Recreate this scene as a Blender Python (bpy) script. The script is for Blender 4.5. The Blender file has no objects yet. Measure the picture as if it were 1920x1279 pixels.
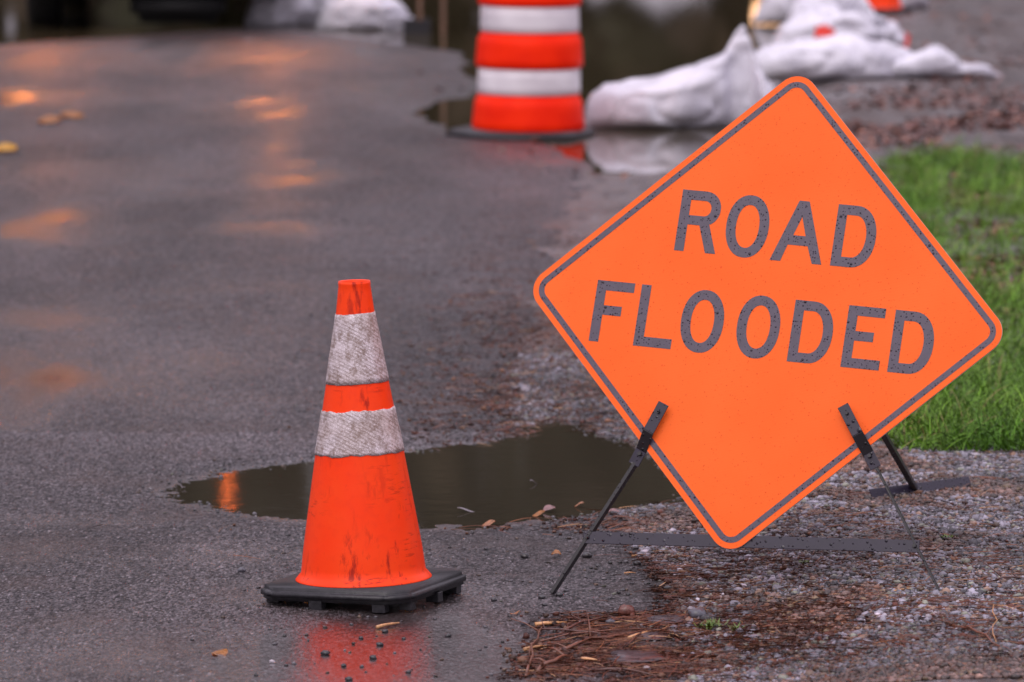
import bpy, bmesh, math, random
import numpy as np
from mathutils import Vector, Matrix, noise as mn
random.seed(7); rng = np.random.default_rng(7)
SC = bpy.context.scene
COL = SC.collection
PI = math.pi

# ------------------------------------------------------------------ camera
H = 1.784
PITCH = math.atan(1099.5/9000)
cam = bpy.data.cameras.new('camera'); cam.sensor_width = 36; cam.lens = 36*9000/1920
cam.clip_start = 0.1; cam.clip_end = 2000
cam.dof.use_dof = True; cam.dof.focus_distance = 10.3; cam.dof.aperture_fstop = 5.2
co = bpy.data.objects.new('camera', cam); COL.objects.link(co)
co.location = (0, 0, H); co.rotation_euler = (PI/2 - PITCH, 0, 0)
SC.camera = co

# ------------------------------------------------------------------ light
SUN_EL, SUN_AZ = math.radians(48), math.radians(200)
w = bpy.data.worlds.new('World'); SC.world = w; w.use_nodes = True
nt = w.node_tree; nt.nodes.clear()
out = nt.nodes.new('ShaderNodeOutputWorld'); bg = nt.nodes.new('ShaderNodeBackground')
sky = nt.nodes.new('ShaderNodeTexSky'); sky.sky_type = 'NISHITA'; sky.sun_disc = False
sky.sun_elevation = SUN_EL; sky.sun_rotation = SUN_AZ; sky.dust_density = 6; sky.air_density = 1.5
tc = nt.nodes.new('ShaderNodeTexCoord'); sep = nt.nodes.new('ShaderNodeSeparateXYZ')
ramp = nt.nodes.new('ShaderNodeValToRGB')          # overcast: darker, warmer low down, paler lilac higher up
ramp.color_ramp.elements[0].position = 0.0; ramp.color_ramp.elements[0].color = (3.5, 3.08, 3.65, 1)
ramp.color_ramp.elements[1].position = 0.8; ramp.color_ramp.elements[1].color = (11.8, 10.5, 12.2, 1)
mix = nt.nodes.new('ShaderNodeMix'); mix.data_type = 'RGBA'; mix.inputs[0].default_value = 0.88
nt.links.new(tc.outputs['Generated'], sep.inputs[0]); nt.links.new(sep.outputs[2], ramp.inputs[0])
nt.links.new(sky.outputs[0], mix.inputs[6]); nt.links.new(ramp.outputs[0], mix.inputs[7])
nt.links.new(mix.outputs[2], bg.inputs[0]); bg.inputs[1].default_value = 0.10
nt.links.new(bg.outputs[0], out.inputs[0])
sl = bpy.data.lights.new('sun', 'SUN'); sl.energy = 0.6; sl.angle = math.radians(40); sl.color = (1, .95, .93)
so = bpy.data.objects.new('sun', sl); COL.objects.link(so)
d = Vector((math.sin(SUN_AZ)*math.cos(SUN_EL), math.cos(SUN_AZ)*math.cos(SUN_EL), math.sin(SUN_EL)))
so.rotation_euler = d.to_track_quat('Z', 'Y').to_euler(); so.location = (0, 0, 30)
vs = SC.view_settings; vs.view_transform = 'Standard'; vs.look = 'None'; vs.exposure = 0.42; vs.gamma = 1
SC.cycles.use_denoising = True; SC.cycles.sample_clamp_indirect = 8
SC.cycles.max_bounces = 6; SC.cycles.diffuse_bounces = 3; SC.cycles.glossy_bounces = 3; SC.cycles.transmission_bounces = 3

# ------------------------------------------------------------------ helpers
def tag(o, label=None, cat=None, group=None, kind=None):
    if label: o['label'] = label
    if cat: o['category'] = cat
    if group: o['group'] = group
    if kind: o['kind'] = kind
    return o
def empty(name, loc=(0, 0, 0), rot=(0, 0, 0)):
    o = bpy.data.objects.new(name, None); COL.objects.link(o); o.location = loc; o.rotation_euler = rot
    o.empty_display_size = .1
    return o
def link(name, me, mat=None, parent=None, smooth=True):
    o = bpy.data.objects.new(name, me); COL.objects.link(o)
    if mat: me.materials.append(mat)
    if parent: o.parent = parent
    if smooth and len(me.polygons): me.polygons.foreach_set('use_smooth', [True]*len(me.polygons))
    return o
def npmesh(name, V, F, cols=None, vattr=None, smooth=False):
    """V (n,3), F (m,k) arrays; cols per-face rgb"""
    me = bpy.data.meshes.new(name); V = np.asarray(V, np.float32); F = np.asarray(F, np.int32); m, k = F.shape
    me.vertices.add(len(V)); me.vertices.foreach_set('co', V.ravel())
    me.loops.add(m*k); me.loops.foreach_set('vertex_index', F.ravel())
    me.polygons.add(m); me.polygons.foreach_set('loop_start', np.arange(0, m*k, k, dtype=np.int32))
    me.polygons.foreach_set('loop_total', np.full(m, k, np.int32))
    if smooth: me.polygons.foreach_set('use_smooth', np.ones(m, bool))
    me.update(calc_edges=True)
    if cols is not None:
        a = me.attributes.new('tint', 'FLOAT_COLOR', 'FACE')
        a.data.foreach_set('color', np.concatenate([cols, np.ones((m, 1))], 1).astype(np.float32).ravel())
    for nme, v in (vattr or {}).items():
        a = me.attributes.new(nme, 'FLOAT', 'POINT'); a.data.foreach_set('value', np.asarray(v, np.float32))
    return me
def frommesh(bm, name='m'):
    me = bpy.data.meshes.new(name); bm.normal_update(); bm.to_mesh(me); bm.free(); return me
def bar(bm, p, q, wd, th, side=None):
    """box between p and q; wd across 'side', th across the other"""
    p, q = Vector(p), Vector(q); a = (q-p).normalized()
    s = Vector(side) if side is not None else (Vector((0, 0, 1)) if abs(a.z) < .9 else Vector((1, 0, 0)))
    s = (s - a*s.dot(a)).normalized(); t = a.cross(s)
    vs_ = [bm.verts.new(b + s*i*wd/2 + t*j*th/2) for b in (p, q) for i, j in ((-1, -1), (1, -1), (1, 1), (-1, 1))]
    for f in ((0, 1, 2, 3), (7, 6, 5, 4), (0, 4, 5, 1), (1, 5, 6, 2), (2, 6, 7, 3), (3, 7, 4, 0)):
        bm.faces.new([vs_[i] for i in f])
def bevel(bm, w=.001, seg=2):
    bmesh.ops.recalc_face_normals(bm, faces=bm.faces[:])
    bmesh.ops.bevel(bm, geom=bm.edges[:], offset=w, segments=seg, affect='EDGES', clamp_overlap=True)
def lathe(prof, n=64, lean=None, close=True, wob=None):
    """prof list of (r,z); returns bmesh"""
    bm = bmesh.new(); rings = []
    for r, z in prof:
        ring = []
        for i in range(n):
            a = 2*PI*i/n; rr = r + (wob(a, z) if wob else 0)
            ring.append(bm.verts.new((rr*math.cos(a), rr*math.sin(a), z)))
        rings.append(ring)
    for A, B in zip(rings[:-1], rings[1:]):
        for i in range(n):
            j = (i+1) % n; bm.faces.new((A[i], A[j], B[j], B[i]))
    if close:
        bm.faces.new(rings[-1]); bm.faces.new(rings[0][::-1])
    bmesh.ops.recalc_face_normals(bm, faces=bm.faces[:])
    return bm
def tube(bm, pts, r0, r1=None, n=6):
    r1 = r0 if r1 is None else r1; rings = []
    for k, p in enumerate(pts):
        p = Vector(p); a = (Vector(pts[min(k+1, len(pts)-1)])-Vector(pts[max(k-1, 0)])).normalized()
        s = a.orthogonal().normalized(); t = a.cross(s); r = r0+(r1-r0)*k/(len(pts)-1)
        rings.append([bm.verts.new(p+(s*math.cos(2*PI*i/n)+t*math.sin(2*PI*i/n))*r) for i in range(n)])
    for A, B in zip(rings[:-1], rings[1:]):
        for i in range(n): bm.faces.new((A[i], A[(i+1) % n], B[(i+1) % n], B[i]))
    bm.faces.new(rings[0][::-1]); bm.faces.new(rings[-1])

class NM:
    """tiny node-material writer"""
    def __init__(s, name):
        s.m = bpy.data.materials.new(name); s.m.use_nodes = True; s.t = s.m.node_tree
        s.b = s.t.nodes['Principled BSDF']; s.tc = s.t.nodes.new('ShaderNodeTexCoord')
    def n(s, typ, **kw):
        x = s.t.nodes.new(typ)
        for k, v in kw.items(): setattr(x, k, v)
        return x
    def l(s, a, b): s.t.links.new(a, b); return s
    def setin(s, x, i, v):
        if hasattr(v, 'is_output'): s.l(v, x.inputs[i])
        else: x.inputs[i].default_value = v
    def co(s, kind='Object', scale=None):
        o = s.tc.outputs[kind]
        if scale:
            mp = s.n('ShaderNodeMapping'); mp.inputs['Scale'].default_value = scale; s.l(o, mp.inputs[0]); o = mp.outputs[0]
        return o
    def noise(s, scale, detail=2, rough=.5, co=None, out=0):
        x = s.n('ShaderNodeTexNoise'); x.inputs['Scale'].default_value = scale; x.inputs['Detail'].default_value = detail
        x.inputs['Roughness'].default_value = rough; s.l(co or s.co(), x.inputs[0]); return x.outputs[out]
    def vor(s, scale, co=None, feature='F1', rand=1.0):
        x = s.n('ShaderNodeTexVoronoi', feature=feature); x.inputs['Scale'].default_value = scale
        x.inputs['Randomness'].default_value = rand; s.l(co or s.co(), x.inputs[0]); return x
    def math(s, op, a, b=0.0, c=None, clamp=False):
        x = s.n('ShaderNodeMath', operation=op); x.use_clamp = clamp; s.setin(x, 0, a); s.setin(x, 1, b)
        if c is not None: s.setin(x, 2, c)
        return x.outputs[0]
    def rng(s, v, a, b, c=0.0, d=1.0, smooth=False):
        x = s.n('ShaderNodeMapRange'); x.interpolation_type = 'SMOOTHSTEP' if smooth else 'LINEAR'
        for i, q in enumerate((v, a, b, c, d)): s.setin(x, i, q)
        return x.outputs[0]
    def mix(s, f, a, b, mode='MIX'):
        x = s.n('ShaderNodeMix', data_type='RGBA', blend_type=mode)
        s.setin(x, 0, f)
        for i, c in ((6, a), (7, b)):
            if hasattr(c, 'is_output'): s.l(c, x.inputs[i])
            else: x.inputs[i].default_value = (*c[:3], 1)
        return x.outputs[2]
    def attr(s, name, out=2):
        x = s.n('ShaderNodeAttribute', attribute_name=name); return x.outputs[out]
    def base(s, c): 
        if hasattr(c, 'is_output'): s.l(c, s.b.inputs['Base Color'])
        else: s.b.inputs['Base Color'].default_value = (*c, 1)
        return s
    def set(s, **kw):
        for k, v in kw.items():
            k = {'rough': 'Roughness', 'metal': 'Metallic', 'ior': 'IOR', 'coat': 'Coat Weight', 'coatr': 'Coat Roughness', 'spec': 'Specular IOR Level',
                 'sss': 'Subsurface Weight', 'trans': 'Transmission Weight'}[k]
            s.setin(s.b, k, v)
        return s
    def bump(s, h, strength=1.0, dist=.001, prev=None):
        x = s.n('ShaderNodeBump'); s.setin(x, 'Strength', strength); x.inputs['Distance'].default_value = dist
        s.l(h, x.inputs['Height'])
        if prev: s.l(prev, x.inputs['Normal'])
        s.l(x.outputs[0], s.b.inputs['Normal']); s.l(x.outputs[0], s.b.inputs['Coat Normal']); return x.outputs[0]

def drops(s, scale, lo=.10, hi=.42):
    """rain drops: returns 0..1 dome mask of randomly sized beads"""
    v = s.vor(scale); r = s.n('ShaderNodeSeparateColor'); s.l(v.outputs['Color'], r.inputs[0])
    size = s.rng(s.math('POWER', r.outputs[0], 2.2), 0, 1, lo, hi)
    return s.math('MAXIMUM', s.math('SUBTRACT', 1.0, s.math('DIVIDE', v.outputs['Distance'], size)), 0.0)

# ------------------------------------------------------------------ measured ground plan
# (points were measured on the photograph and turned into metres on the ground)
FS, FC = 9000*math.sin(PITCH), math.cos(PITCH)
def G(x, y):
    dn = FS - (639.5-y)*FC; fw = 9000*FC + (639.5-y)*math.sin(PITCH); t = H/dn
    return ((x-960)*t, fw*t)
def GL(l): return np.array([G(*p) for p in l])

PUD = GL([(318, 918), (350, 900), (430, 881), (590, 862), (750, 845), (900, 828), (985, 812), (975, 800), (1040, 787), (1100, 795), (1115, 812),
          (1190, 830), (1235, 862), (1275, 880), (1300, 915), (1290, 938), (1200, 950), (1100, 960), (1000, 978), (880, 988), (800, 988), (690, 984), (560, 976), (450, 963),
          (380, 946), (332, 934)])
FLD = GL([(-500, 110), (35, 80), (240, 66), (460, 52), (600, 60), (700, 76), (800, 86), (868, 98), (899, 130), (897, 165), (890, 183), (830, 193),
          (765, 208), (800, 226), (850, 244), (880, 256), (1000, 264), (1085, 283), (1095, 308), (1130, 322), (1220, 322), (1300, 312), (1370, 285), (1430, 240), (1450, 180),
          (1445, 110), (1475, 40), (1500, -60), (1560, -200), (-900, -200), (-900, 100)])
XE = GL([(1300, 1700), (1285, 1279), (1278, 1180), (1276, 1090), (1230, 1040), (1180, 1000), (1130, 930), (1040, 850), (955, 790), (965, 700), (1000, 600), (1020, 500),
         (1050, 400), (1100, 330), (1200, 200), (1300, 100), (1400, 0), (1500, -200)])
def xedge(Y): return np.interp(Y, XE[:, 1], XE[:, 0]) if XE[0, 1] < XE[-1, 1] else np.interp(Y, XE[::-1, 1], XE[::-1, 0])
def sdist(X, Y, P):
    """signed distance, positive inside polygon P"""
    X = np.asarray(X, float); Y = np.asarray(Y, float); D = np.full(X.shape, 1e9); ins = np.zeros(X.shape, bool)
    for (x0, y0), (x1, y1) in zip(P, np.roll(P, -1, 0)):
        ex, ey = x1-x0, y1-y0; t = np.clip(((X-x0)*ex+(Y-y0)*ey)/(ex*ex+ey*ey+1e-12), 0, 1)
        D = np.minimum(D, (X-x0-t*ex)**2+(Y-y0-t*ey)**2)
        c = ((y0 > Y) != (y1 > Y)); ins ^= c & (X < ex*(Y-y0)/(ey if abs(ey) > 1e-12 else 1e-12)+x0)
    return np.where(ins, 1, -1)*np.sqrt(D)
_tab = rng.random((256, 256))
def vnoise(X, Y, s, ox=0, oy=0):
    """value noise in 0..1"""
    x = np.asarray(X)/s+ox+1000; y = np.asarray(Y)/s+oy+1000; xi = np.floor(x).astype(int); yi = np.floor(y).astype(int)
    fx = x-xi; fy = y-yi; fx = fx*fx*(3-2*fx); fy = fy*fy*(3-2*fy); g = lambda a, b: _tab[a & 255, b & 255]
    return (g(xi, yi)*(1-fx)+g(xi+1, yi)*fx)*(1-fy)+(g(xi, yi+1)*(1-fx)+g(xi+1, yi+1)*fx)*fy
def fbm(X, Y, s, o=3, ox=0):
    r = 0; a = .5
    for k in range(o): r = r+a*vnoise(X, Y, s/2**k, ox+17*k, ox*3+5*k); a /= 2
    return r/(1-.5**o)
def sst(x): x = np.clip(x, 0, 1); return x*x*(3-2*x)
WZ = -0.004
def terrain(X, Y, fine=True):
    X = np.asarray(X, float); Y = np.asarray(Y, float)
    e = X - xedge(Y)
    z = 0.046*sst(e/.5) + .03*sst((e-1.2)/3)
    z = z + (sst(e/.15)*.012*(fbm(X, Y, .12)-.5) if fine else 0)
    dp = sdist(X, Y, PUD); dp = dp + (fbm(X, Y, .10, 3, 4)-.5)*.07 + np.where(X > -.25, 1, .2)*(fbm(X, Y, .05, 2, 9)-.5)*.10
    zp = WZ + np.clip(-.045*dp, -.014, .012); wgt = sst((dp+.28)/.22)
    z = z*(1-wgt)+zp*wgt
    df = sdist(X, Y, FLD); df = df + (fbm(X, Y, .5, 3, 2)-.5)*.25
    zf = WZ + np.clip(-.03*df, -.10, .012); wgt = sst((df+.5)/.4)
    z = z*(1-wgt)+zf*wgt
    z = z + np.where(e < 0, .004*(fbm(X, Y, 1.3, 2, 5)-.5), 0)
    if fine: z = z + np.where(np.abs(dp) < .25, 1, .15)*(.0016*(vnoise(X, Y, .011)-.5)+.0012*(vnoise(X, Y, .02, 5)-.5))
    return z
def tz(x, y): return float(terrain(np.array([x]), np.array([y]))[0])

# wetness of the road (1 = standing film of water, 0 = damp open texture), blobs measured in metres on the road
WET = [((G(690, 1230)), .40, .55, 1.25), (G(690, 1120), .26, .22, 1.1), (G(200, 1240), .60, .35, .62), (G(400, 1040), .50, .20, .50), (G(130, 975), .28, .16, .50),
       (G(120, 700), .55, 1.2, .62), (G(60, 600), .5, .9, .50), (G(420, 600), .9, 1.2, .30), (G(528, 300), .24, 4.2, .50), (G(520, 425), .30, .45, .66), (G(540, 335), .30, .7, .62), (G(530, 200), .42, 1.1, .68),
       (G(95, 430), .40, .9, .66), (G(80, 182), .7, .8, .62), (G(110, 640), .35, .7, .5), (G(250, 340), 1.2, 1.2, .30), (G(990, 285), .65, .7, .55), (G(830, 180), .8, 1.6, .6), (G(250, 90), 3.0, 3., .55),
       (G(1080, 1180), .3, .3, .35)]
YSEAM = G(300, 808)[1]
def wetness(X, Y):
    wv = np.zeros(np.shape(X))
    for (cx, cy), sx, sy, a in WET: wv = np.maximum(wv, a*np.exp(-(((X-cx)/sx)**2+((Y-cy)/sy)**2)*.9))
    n = .6*fbm(X, Y*.45, .22, 4, 11)+.4*fbm(X, Y*.22, .9, 3, 61)
    seam = sst((YSEAM-Y)/.05)*sst((Y-YSEAM+1.7)/.8)
    return np.clip(wv*(.70+.6*n) + .95*(n-.47)*(1-.5*seam) - .20*seam+.06, 0, 1.2)

# ------------------------------------------------------------------ ground, road, water
def grid(lo, hi, segs):
    """coordinates growing away from a dense middle"""
    a = [lo]
    for end, step in segs:
        k = max(1, int(round((end-a[-1])/step))); a += list(np.linspace(a[-1], end, k+1)[1:])
    return np.array(a)
xs = grid(-300, 300, [(-60, 30), (-12, 4), (-5, .35), (-2.6, .06), (-1.25, .02), (1.4, .0065), (2.6, .02), (5, .06), (12, .4), (60, 4), (300, 30)])
ys = grid(-300, 400, [(-40, 40), (0, 5), (8, .8), (9.1, .05), (13.6, .0125), (17, .03), (26, .06), (45, .25), (80, 2.5), (400, 40)])
XX, YY = np.meshgrid(xs, ys); ZZ = terrain(XX, YY)
V = np.stack([XX.ravel(), YY.ravel(), ZZ.ravel()], 1); nx = len(xs); ny = len(ys)
ii, jj = np.meshgrid(np.arange(nx-1), np.arange(ny-1)); a0 = (jj*nx+ii).ravel()
Q = np.stack([a0, a0+1, a0+nx+1, a0+nx], 1)
cxq = V[Q].mean(1); e = cxq[:, 0]-xedge(cxq[:, 1]) + .10*(fbm(cxq[:, 0], cxq[:, 1], .14, 3, 8)-.5)*np.clip((cxq[:, 1]-8)/4, .5, 3)
road_f = e < 0
WETV = wetness(XX, YY).ravel()
DP = np.maximum(sdist(XX, YY, PUD), sdist(XX, YY, FLD)*.5).ravel()
WETV = np.maximum(WETV, sst(1+DP/.10)*.65)
PATCH = (sst((YSEAM-V[:, 1])/.04)*sst((V[:, 1]-YSEAM+1.5)/.9)*sst((.15-V[:, 0])/.3))
def submesh(name, faces, attr=None):
    u, inv = np.unique(faces, return_inverse=True)
    return npmesh(name, V[u], inv.reshape(-1, 4), vattr={k: v[u] for k, v in (attr or {}).items()}, smooth=True)

# asphalt: dark aggregate in bitumen under a film of rain whose thickness varies
a = NM('wet_asphalt')
PS = a.co(scale=(1, .38, 1))                                  # stones pressed and dragged along the lane
st = a.vor(215, PS); st2 = a.vor(105, PS); fine = a.noise(120, 5, .7, PS); med = a.noise(30, 4, .6, PS)
wet = a.math('ADD', a.attr('wet'), a.math('MULTIPLY', a.math('SUBTRACT', med, .5), .7)); wet = a.math('ADD', wet, a.math('MULTIPLY', a.math('SUBTRACT', fine, .5), 1.0))
wet = a.rng(wet, .06, .92)
sc = a.n('ShaderNodeSeparateColor'); a.l(st.outputs['Color'], sc.inputs[0]); sc2 = a.n('ShaderNodeSeparateColor'); a.l(st2.outputs['Color'], sc2.inputs[0])
g = a.mix(a.math('POWER', sc.outputs[0], 1.6), (.007, .006, .007), (.185, .163, .178))
slick = a.rng(a.noise(1.1, 4, .6, a.co(scale=(1, .35, 1))), .38, .62, .65, 1.3); slick = a.math('MULTIPLY', slick, a.rng(a.attr('patch'), 0, 1, .92, 1.5)); sx_ = a.n('ShaderNodeVectorMath', operation='SCALE'); a.l(g, sx_.inputs[0]); a.l(slick, sx_.inputs['Scale']); g = sx_.outputs[0]
g = a.mix(a.rng(sc.outputs[1], .965, .985), g, (.30, .27, .29))
g = a.mix(a.math('MULTIPLY', a.rng(a.noise(3.2, 4), .5, .7), .45), g, (.085, .055, .048))
g = a.mix(a.math('MULTIPLY', wet, .6), g, (.022, .017, .015))
a.base(g)
dry = a.rng(sc2.outputs[0], .35, .70)                         # per-stone film of water, some stone tops stand clear
ct = a.math('MULTIPLY', a.math('ADD', a.math('MULTIPLY', dry, .45), .02), a.rng(med, .35, .65, .55, 1.0))
ct = a.math('MAXIMUM', ct, a.rng(wet, .45, .9, 0, .92))
a.set(rough=a.rng(wet, .1, .9, .55, .30), ior=1.35, coat=ct, coatr=a.rng(wet, .1, .9, .34, a.rng(a.attr('wet'), .85, 1.1, .23, .12)))
hh = a.math('ADD', a.math('MULTIPLY', st.outputs['Distance'], -.7), a.math('MULTIPLY', st2.outputs['Distance'], -1.2))
hh = a.math('ADD', hh, a.math('MULTIPLY', fine, 2.0))
a.bump(hh, a.rng(wet, .10, .85, 1.0, .11), .0075)
M_ASPH = a.m

a = NM('gravel_bed'); P = a.co()
v1 = a.vor(75); v2 = a.vor(150); sc = a.n('ShaderNodeSeparateColor'); a.l(v1.outputs['Color'], sc.inputs[0])
g = a.mix(sc.outputs[0], (.045, .042, .047), (.20, .185, .20)); g = a.mix(a.rng(sc.outputs[1], .7, .8), g, (.15, .095, .06))
big = a.rng(a.noise(1.6, 5, .6, co=a.co(scale=(.9, .32, 1))), .50, .60)
g = a.mix(a.math('MULTIPLY', big, .8), g, (.060, .026, .016))
g = a.mix(a.math('MULTIPLY', a.rng(a.noise(9, 4, .65, a.co(scale=(1, .3, 1))), .5, .62), .75), g, (.020, .016, .016))
a.base(g).set(rough=.42, coat=.3, coatr=.3)
hb = a.math('ADD', a.math('MULTIPLY', v1.outputs['Distance'], -1.0), a.math('MULTIPLY', v2.outputs['Distance'], -.4)); a.bump(hb, 1, .010)
M_GRAV = a.m

def water_mat(name, bodycol, ripple, scale=(1, 1, 1), rough=.055):
    a = NM(name); a.base(bodycol).set(rough=rough, ior=1.333)
    P = a.co(scale=scale); h = a.math('ADD', a.noise(9, 3, .55, P), a.math('MULTIPLY', a.noise(38, 2, .5, P), .35)); a.bump(h, ripple, .01); return a.m
M_PUD = water_mat('puddle_water', (.036, .031, .021), .032, (.8, 1.3, 1))
M_FLD = water_mat('flood_water', (.046, .037, .020), .045, (.6, .45, 1), .025)

o = link('road', submesh('road', Q[road_f], {'wet': WETV, 'patch': PATCH}), M_ASPH); tag(o, 'wet grey asphalt road', kind='structure')
o = link('gravel_shoulder', submesh('gravel_shoulder', Q[~road_f], {'wet': WETV}), M_GRAV); tag(o, 'gravel shoulder beside the road', kind='structure')
def sheet(name, P, z, mat, grow=.35):
    c = P.mean(0); bm = bmesh.new(); P2 = []
    n = len(P)
    area = sum(P[i][0]*P[(i+1) % n][1]-P[(i+1) % n][0]*P[i][1] for i in range(n))
    sgn = 1 if area > 0 else -1
    for i in range(n):
        t = P[(i+1) % n]-P[i-1]; t = t/np.linalg.norm(t); P2.append(P[i]+sgn*grow*np.array([t[1], -t[0]]))
    vs_ = [bm.verts.new((x, y, z)) for x, y in P2]; f = bm.faces.new(vs_)
    bmesh.ops.triangulate(bm, faces=[f]); bmesh.ops.recalc_face_normals(bm, faces=bm.faces[:])
    if bm.faces[:][0].normal.z < 0: bmesh.ops.reverse_faces(bm, faces=bm.faces[:])
    return tag(link(name, frommesh(bm), mat, smooth=False), kind='structure')
sheet('puddle_water', PUD, WZ, M_PUD, .12)
sheet('flood_water', FLD, WZ, M_FLD, .22)

# ------------------------------------------------------------------ stones, needles, grass (uncountable)
def ico():
    bm = bmesh.new(); bmesh.ops.create_icosphere(bm, subdivisions=1, radius=1); bm.verts.ensure_lookup_table()
    v = np.array([x.co[:] for x in bm.verts]); f = np.array([[q.index for q in t.verts] for t in bm.faces]); bm.free(); return v, f
IV, IF = ico()
def stones(name, X, Y, R, cols, mat, label, sink=.25):
    n = len(X); Z = terrain(X, Y)
    ax = rng.uniform(.7, 1.35, (n, 1, 3))*np.array([1, 1, .72]); th = rng.uniform(0, 2*PI, n); c, s = np.cos(th), np.sin(th)
    v = IV[None]*ax*(1+rng.uniform(-.34, .30, (n, len(IV), 1)))
    til = rng.uniform(-.5, .5, n); v = np.stack([v[..., 0], v[..., 1]*np.cos(til)[:, None]-v[..., 2]*np.sin(til)[:, None], v[..., 1]*np.sin(til)[:, None]+v[..., 2]*np.cos(til)[:, None]], -1)
    v = np.stack([v[..., 0]*c[:, None]-v[..., 1]*s[:, None], v[..., 0]*s[:, None]+v[..., 1]*c[:, None], v[..., 2]], -1)*R[:, None, None]
    v += np.stack([X, Y, Z+R*sink], 1)[:, None]
    F = (IF[None]+(np.arange(n)*len(IV))[:, None, None]).reshape(-1, 3)
    C_ = np.repeat(cols, len(IF), 0)*rng.uniform(.88, 1.1, (n*len(IF), 1))
    return tag(link(name, npmesh(name, v.reshape(-1, 3), F, C_), mat, smooth=False), label, name.replace('_', ' '), kind='stuff')
a = NM('wet_stone'); a.base(a.attr('tint', 0)).set(rough=.38, coat=.25, coatr=.2)
a.bump(a.noise(500, 2), .5, .001); M_STONE = a.m
def stonecol(n, brown=.20):
    k = rng.random(n)[:, None]; g = (.018+.20*rng.random((n, 1))**1.7)*np.array([1, .96, 1.08])
    g = np.where(k < brown, (.025+.17*rng.random((n, 1))**1.4)*np.array([1, .62, .40]), g)
    g = np.where((k > brown) & (k < brown+.07), rng.uniform(.10, .22, (n, 1))*np.array([.85, .9, .66]), g)
    return np.where(k > .982, rng.uniform(.18, .36, (n, 1))*np.array([1, .93, .98]), g)
# shoulder gravel
N = 190000
X = rng.uniform(-.1, 1.55, N); Y = 8.95+rng.random(N)**1.25*5.4
e_ = X-xedge(Y)+.16*(fbm(X, Y, .12, 3, 3)-.5)
keep = (e_ > 0) & (X < Y*.1085+.08) & (sdist(X, Y, PUD) < -.03*rng.random(N)); X, Y = X[keep], Y[keep]
R = rng.uniform(.0022, .0062, len(X))*np.where(rng.random(len(X)) < .10, 1.7, 1)
sn = fbm(X, Y, .22, 3, 33)
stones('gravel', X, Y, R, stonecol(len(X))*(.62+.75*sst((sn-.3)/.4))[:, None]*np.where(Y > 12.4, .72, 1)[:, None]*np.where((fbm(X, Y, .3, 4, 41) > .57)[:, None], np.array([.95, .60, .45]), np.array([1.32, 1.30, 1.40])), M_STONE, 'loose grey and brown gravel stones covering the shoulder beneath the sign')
# grit that has washed onto the asphalt edge
N = 16000
X = rng.uniform(-.65, .75, N); Y = rng.uniform(9.2, 15.5, N); e_ = X-xedge(Y)
pr = np.exp(np.minimum(0, e_+.02)/.22)*np.where(e_ < .02, 1, 0)*(fbm(X, Y, .25, 3, 7) > .44)
pr = np.maximum(pr, .05)
keep = (rng.random(N) < pr) & (e_ < .05) & (sdist(X, Y, PUD) < -.01); X, Y = X[keep], Y[keep]
Xr = rng.uniform(-.95, .6, 30000); Yr = rng.uniform(11.2, 13.4, 30000); dr_ = sdist(Xr, Yr, PUD); kr = (dr_ < .045) & (dr_ > -.16) & (rng.random(30000) < .30*np.exp(-np.abs(dr_+.01)/.05)*np.where(Xr > -.35, 1, .45)) & (Yr < 12.3+.6*(Xr > -.1))
X, Y = np.concatenate([X, Xr[kr]]), np.concatenate([Y, Yr[kr]])
stones('grit', X, Y, rng.uniform(.002, .0058, len(X)), stonecol(len(X), .3)*.6, M_STONE, 'fine dark grit washed over the asphalt edge')

def blades(name, X, Y, L, Wd, ang, elev, cols, mat, label, cat, z0=0., segs=3, droop=0., curl=None):
    """flat tapered strips (needles, grass) with curvature"""
    n = len(X); Z = terrain(X, Y)+z0; t = np.linspace(0, 1, segs+1)[None]
    cu = np.zeros(n) if curl is None else curl
    A = ang[:, None]+cu[:, None]*t; E = elev[:, None]-droop*t**1.3
    st_ = (L/segs)[:, None]
    dx = np.cumsum(np.concatenate([np.zeros((n, 1)), (np.cos(A)*np.cos(E)*st_)[:, :-1]], 1), 1)
    dy = np.cumsum(np.concatenate([np.zeros((n, 1)), (np.sin(A)*np.cos(E)*st_)[:, :-1]], 1), 1)
    dz = np.cumsum(np.concatenate([np.zeros((n, 1)), (np.sin(E)*st_)[:, :-1]], 1), 1)
    px_, py_, pz_ = X[:, None]+dx, Y[:, None]+dy, np.maximum(Z[:, None]+dz, terrain(X, Y)[:, None]+.0008)
    wv = (Wd[:, None]*(1-t**2.2*.85))/2; sa = A+PI/2+rng.uniform(-.6, .6, (n, 1)); tl = rng.uniform(.2, .9, (n, 1))
    sx, sy, sz = np.cos(sa)*wv*np.cos(tl), np.sin(sa)*wv*np.cos(tl), wv*np.sin(tl)
    v = np.stack([np.stack([px_-sx, py_-sy, pz_-sz], -1), np.stack([px_+sx, py_+sy, pz_+sz], -1)], 2).reshape(n, -1, 3)
    k = np.arange(segs)*2; F0 = np.stack([k, k+1, k+3, k+2], 1)
    F = (F0[None]+(np.arange(n)*2*(segs+1))[:, None, None]).reshape(-1, 4)
    return tag(link(name, npmesh(name, v.reshape(-1, 3), F, np.repeat(cols, segs, 0)), mat, smooth=False), label, cat, kind='stuff')
YLIT = G(1100, 1152)[1]
a = NM('dead_needle'); a.base(a.attr('tint', 0)).set(rough=.45, spec=.35); M_NEED = a.m
a = NM('grass_blade'); a.base(a.attr('tint', 0)).set(rough=.5, spec=.25); M_GRASS = a.m
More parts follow.
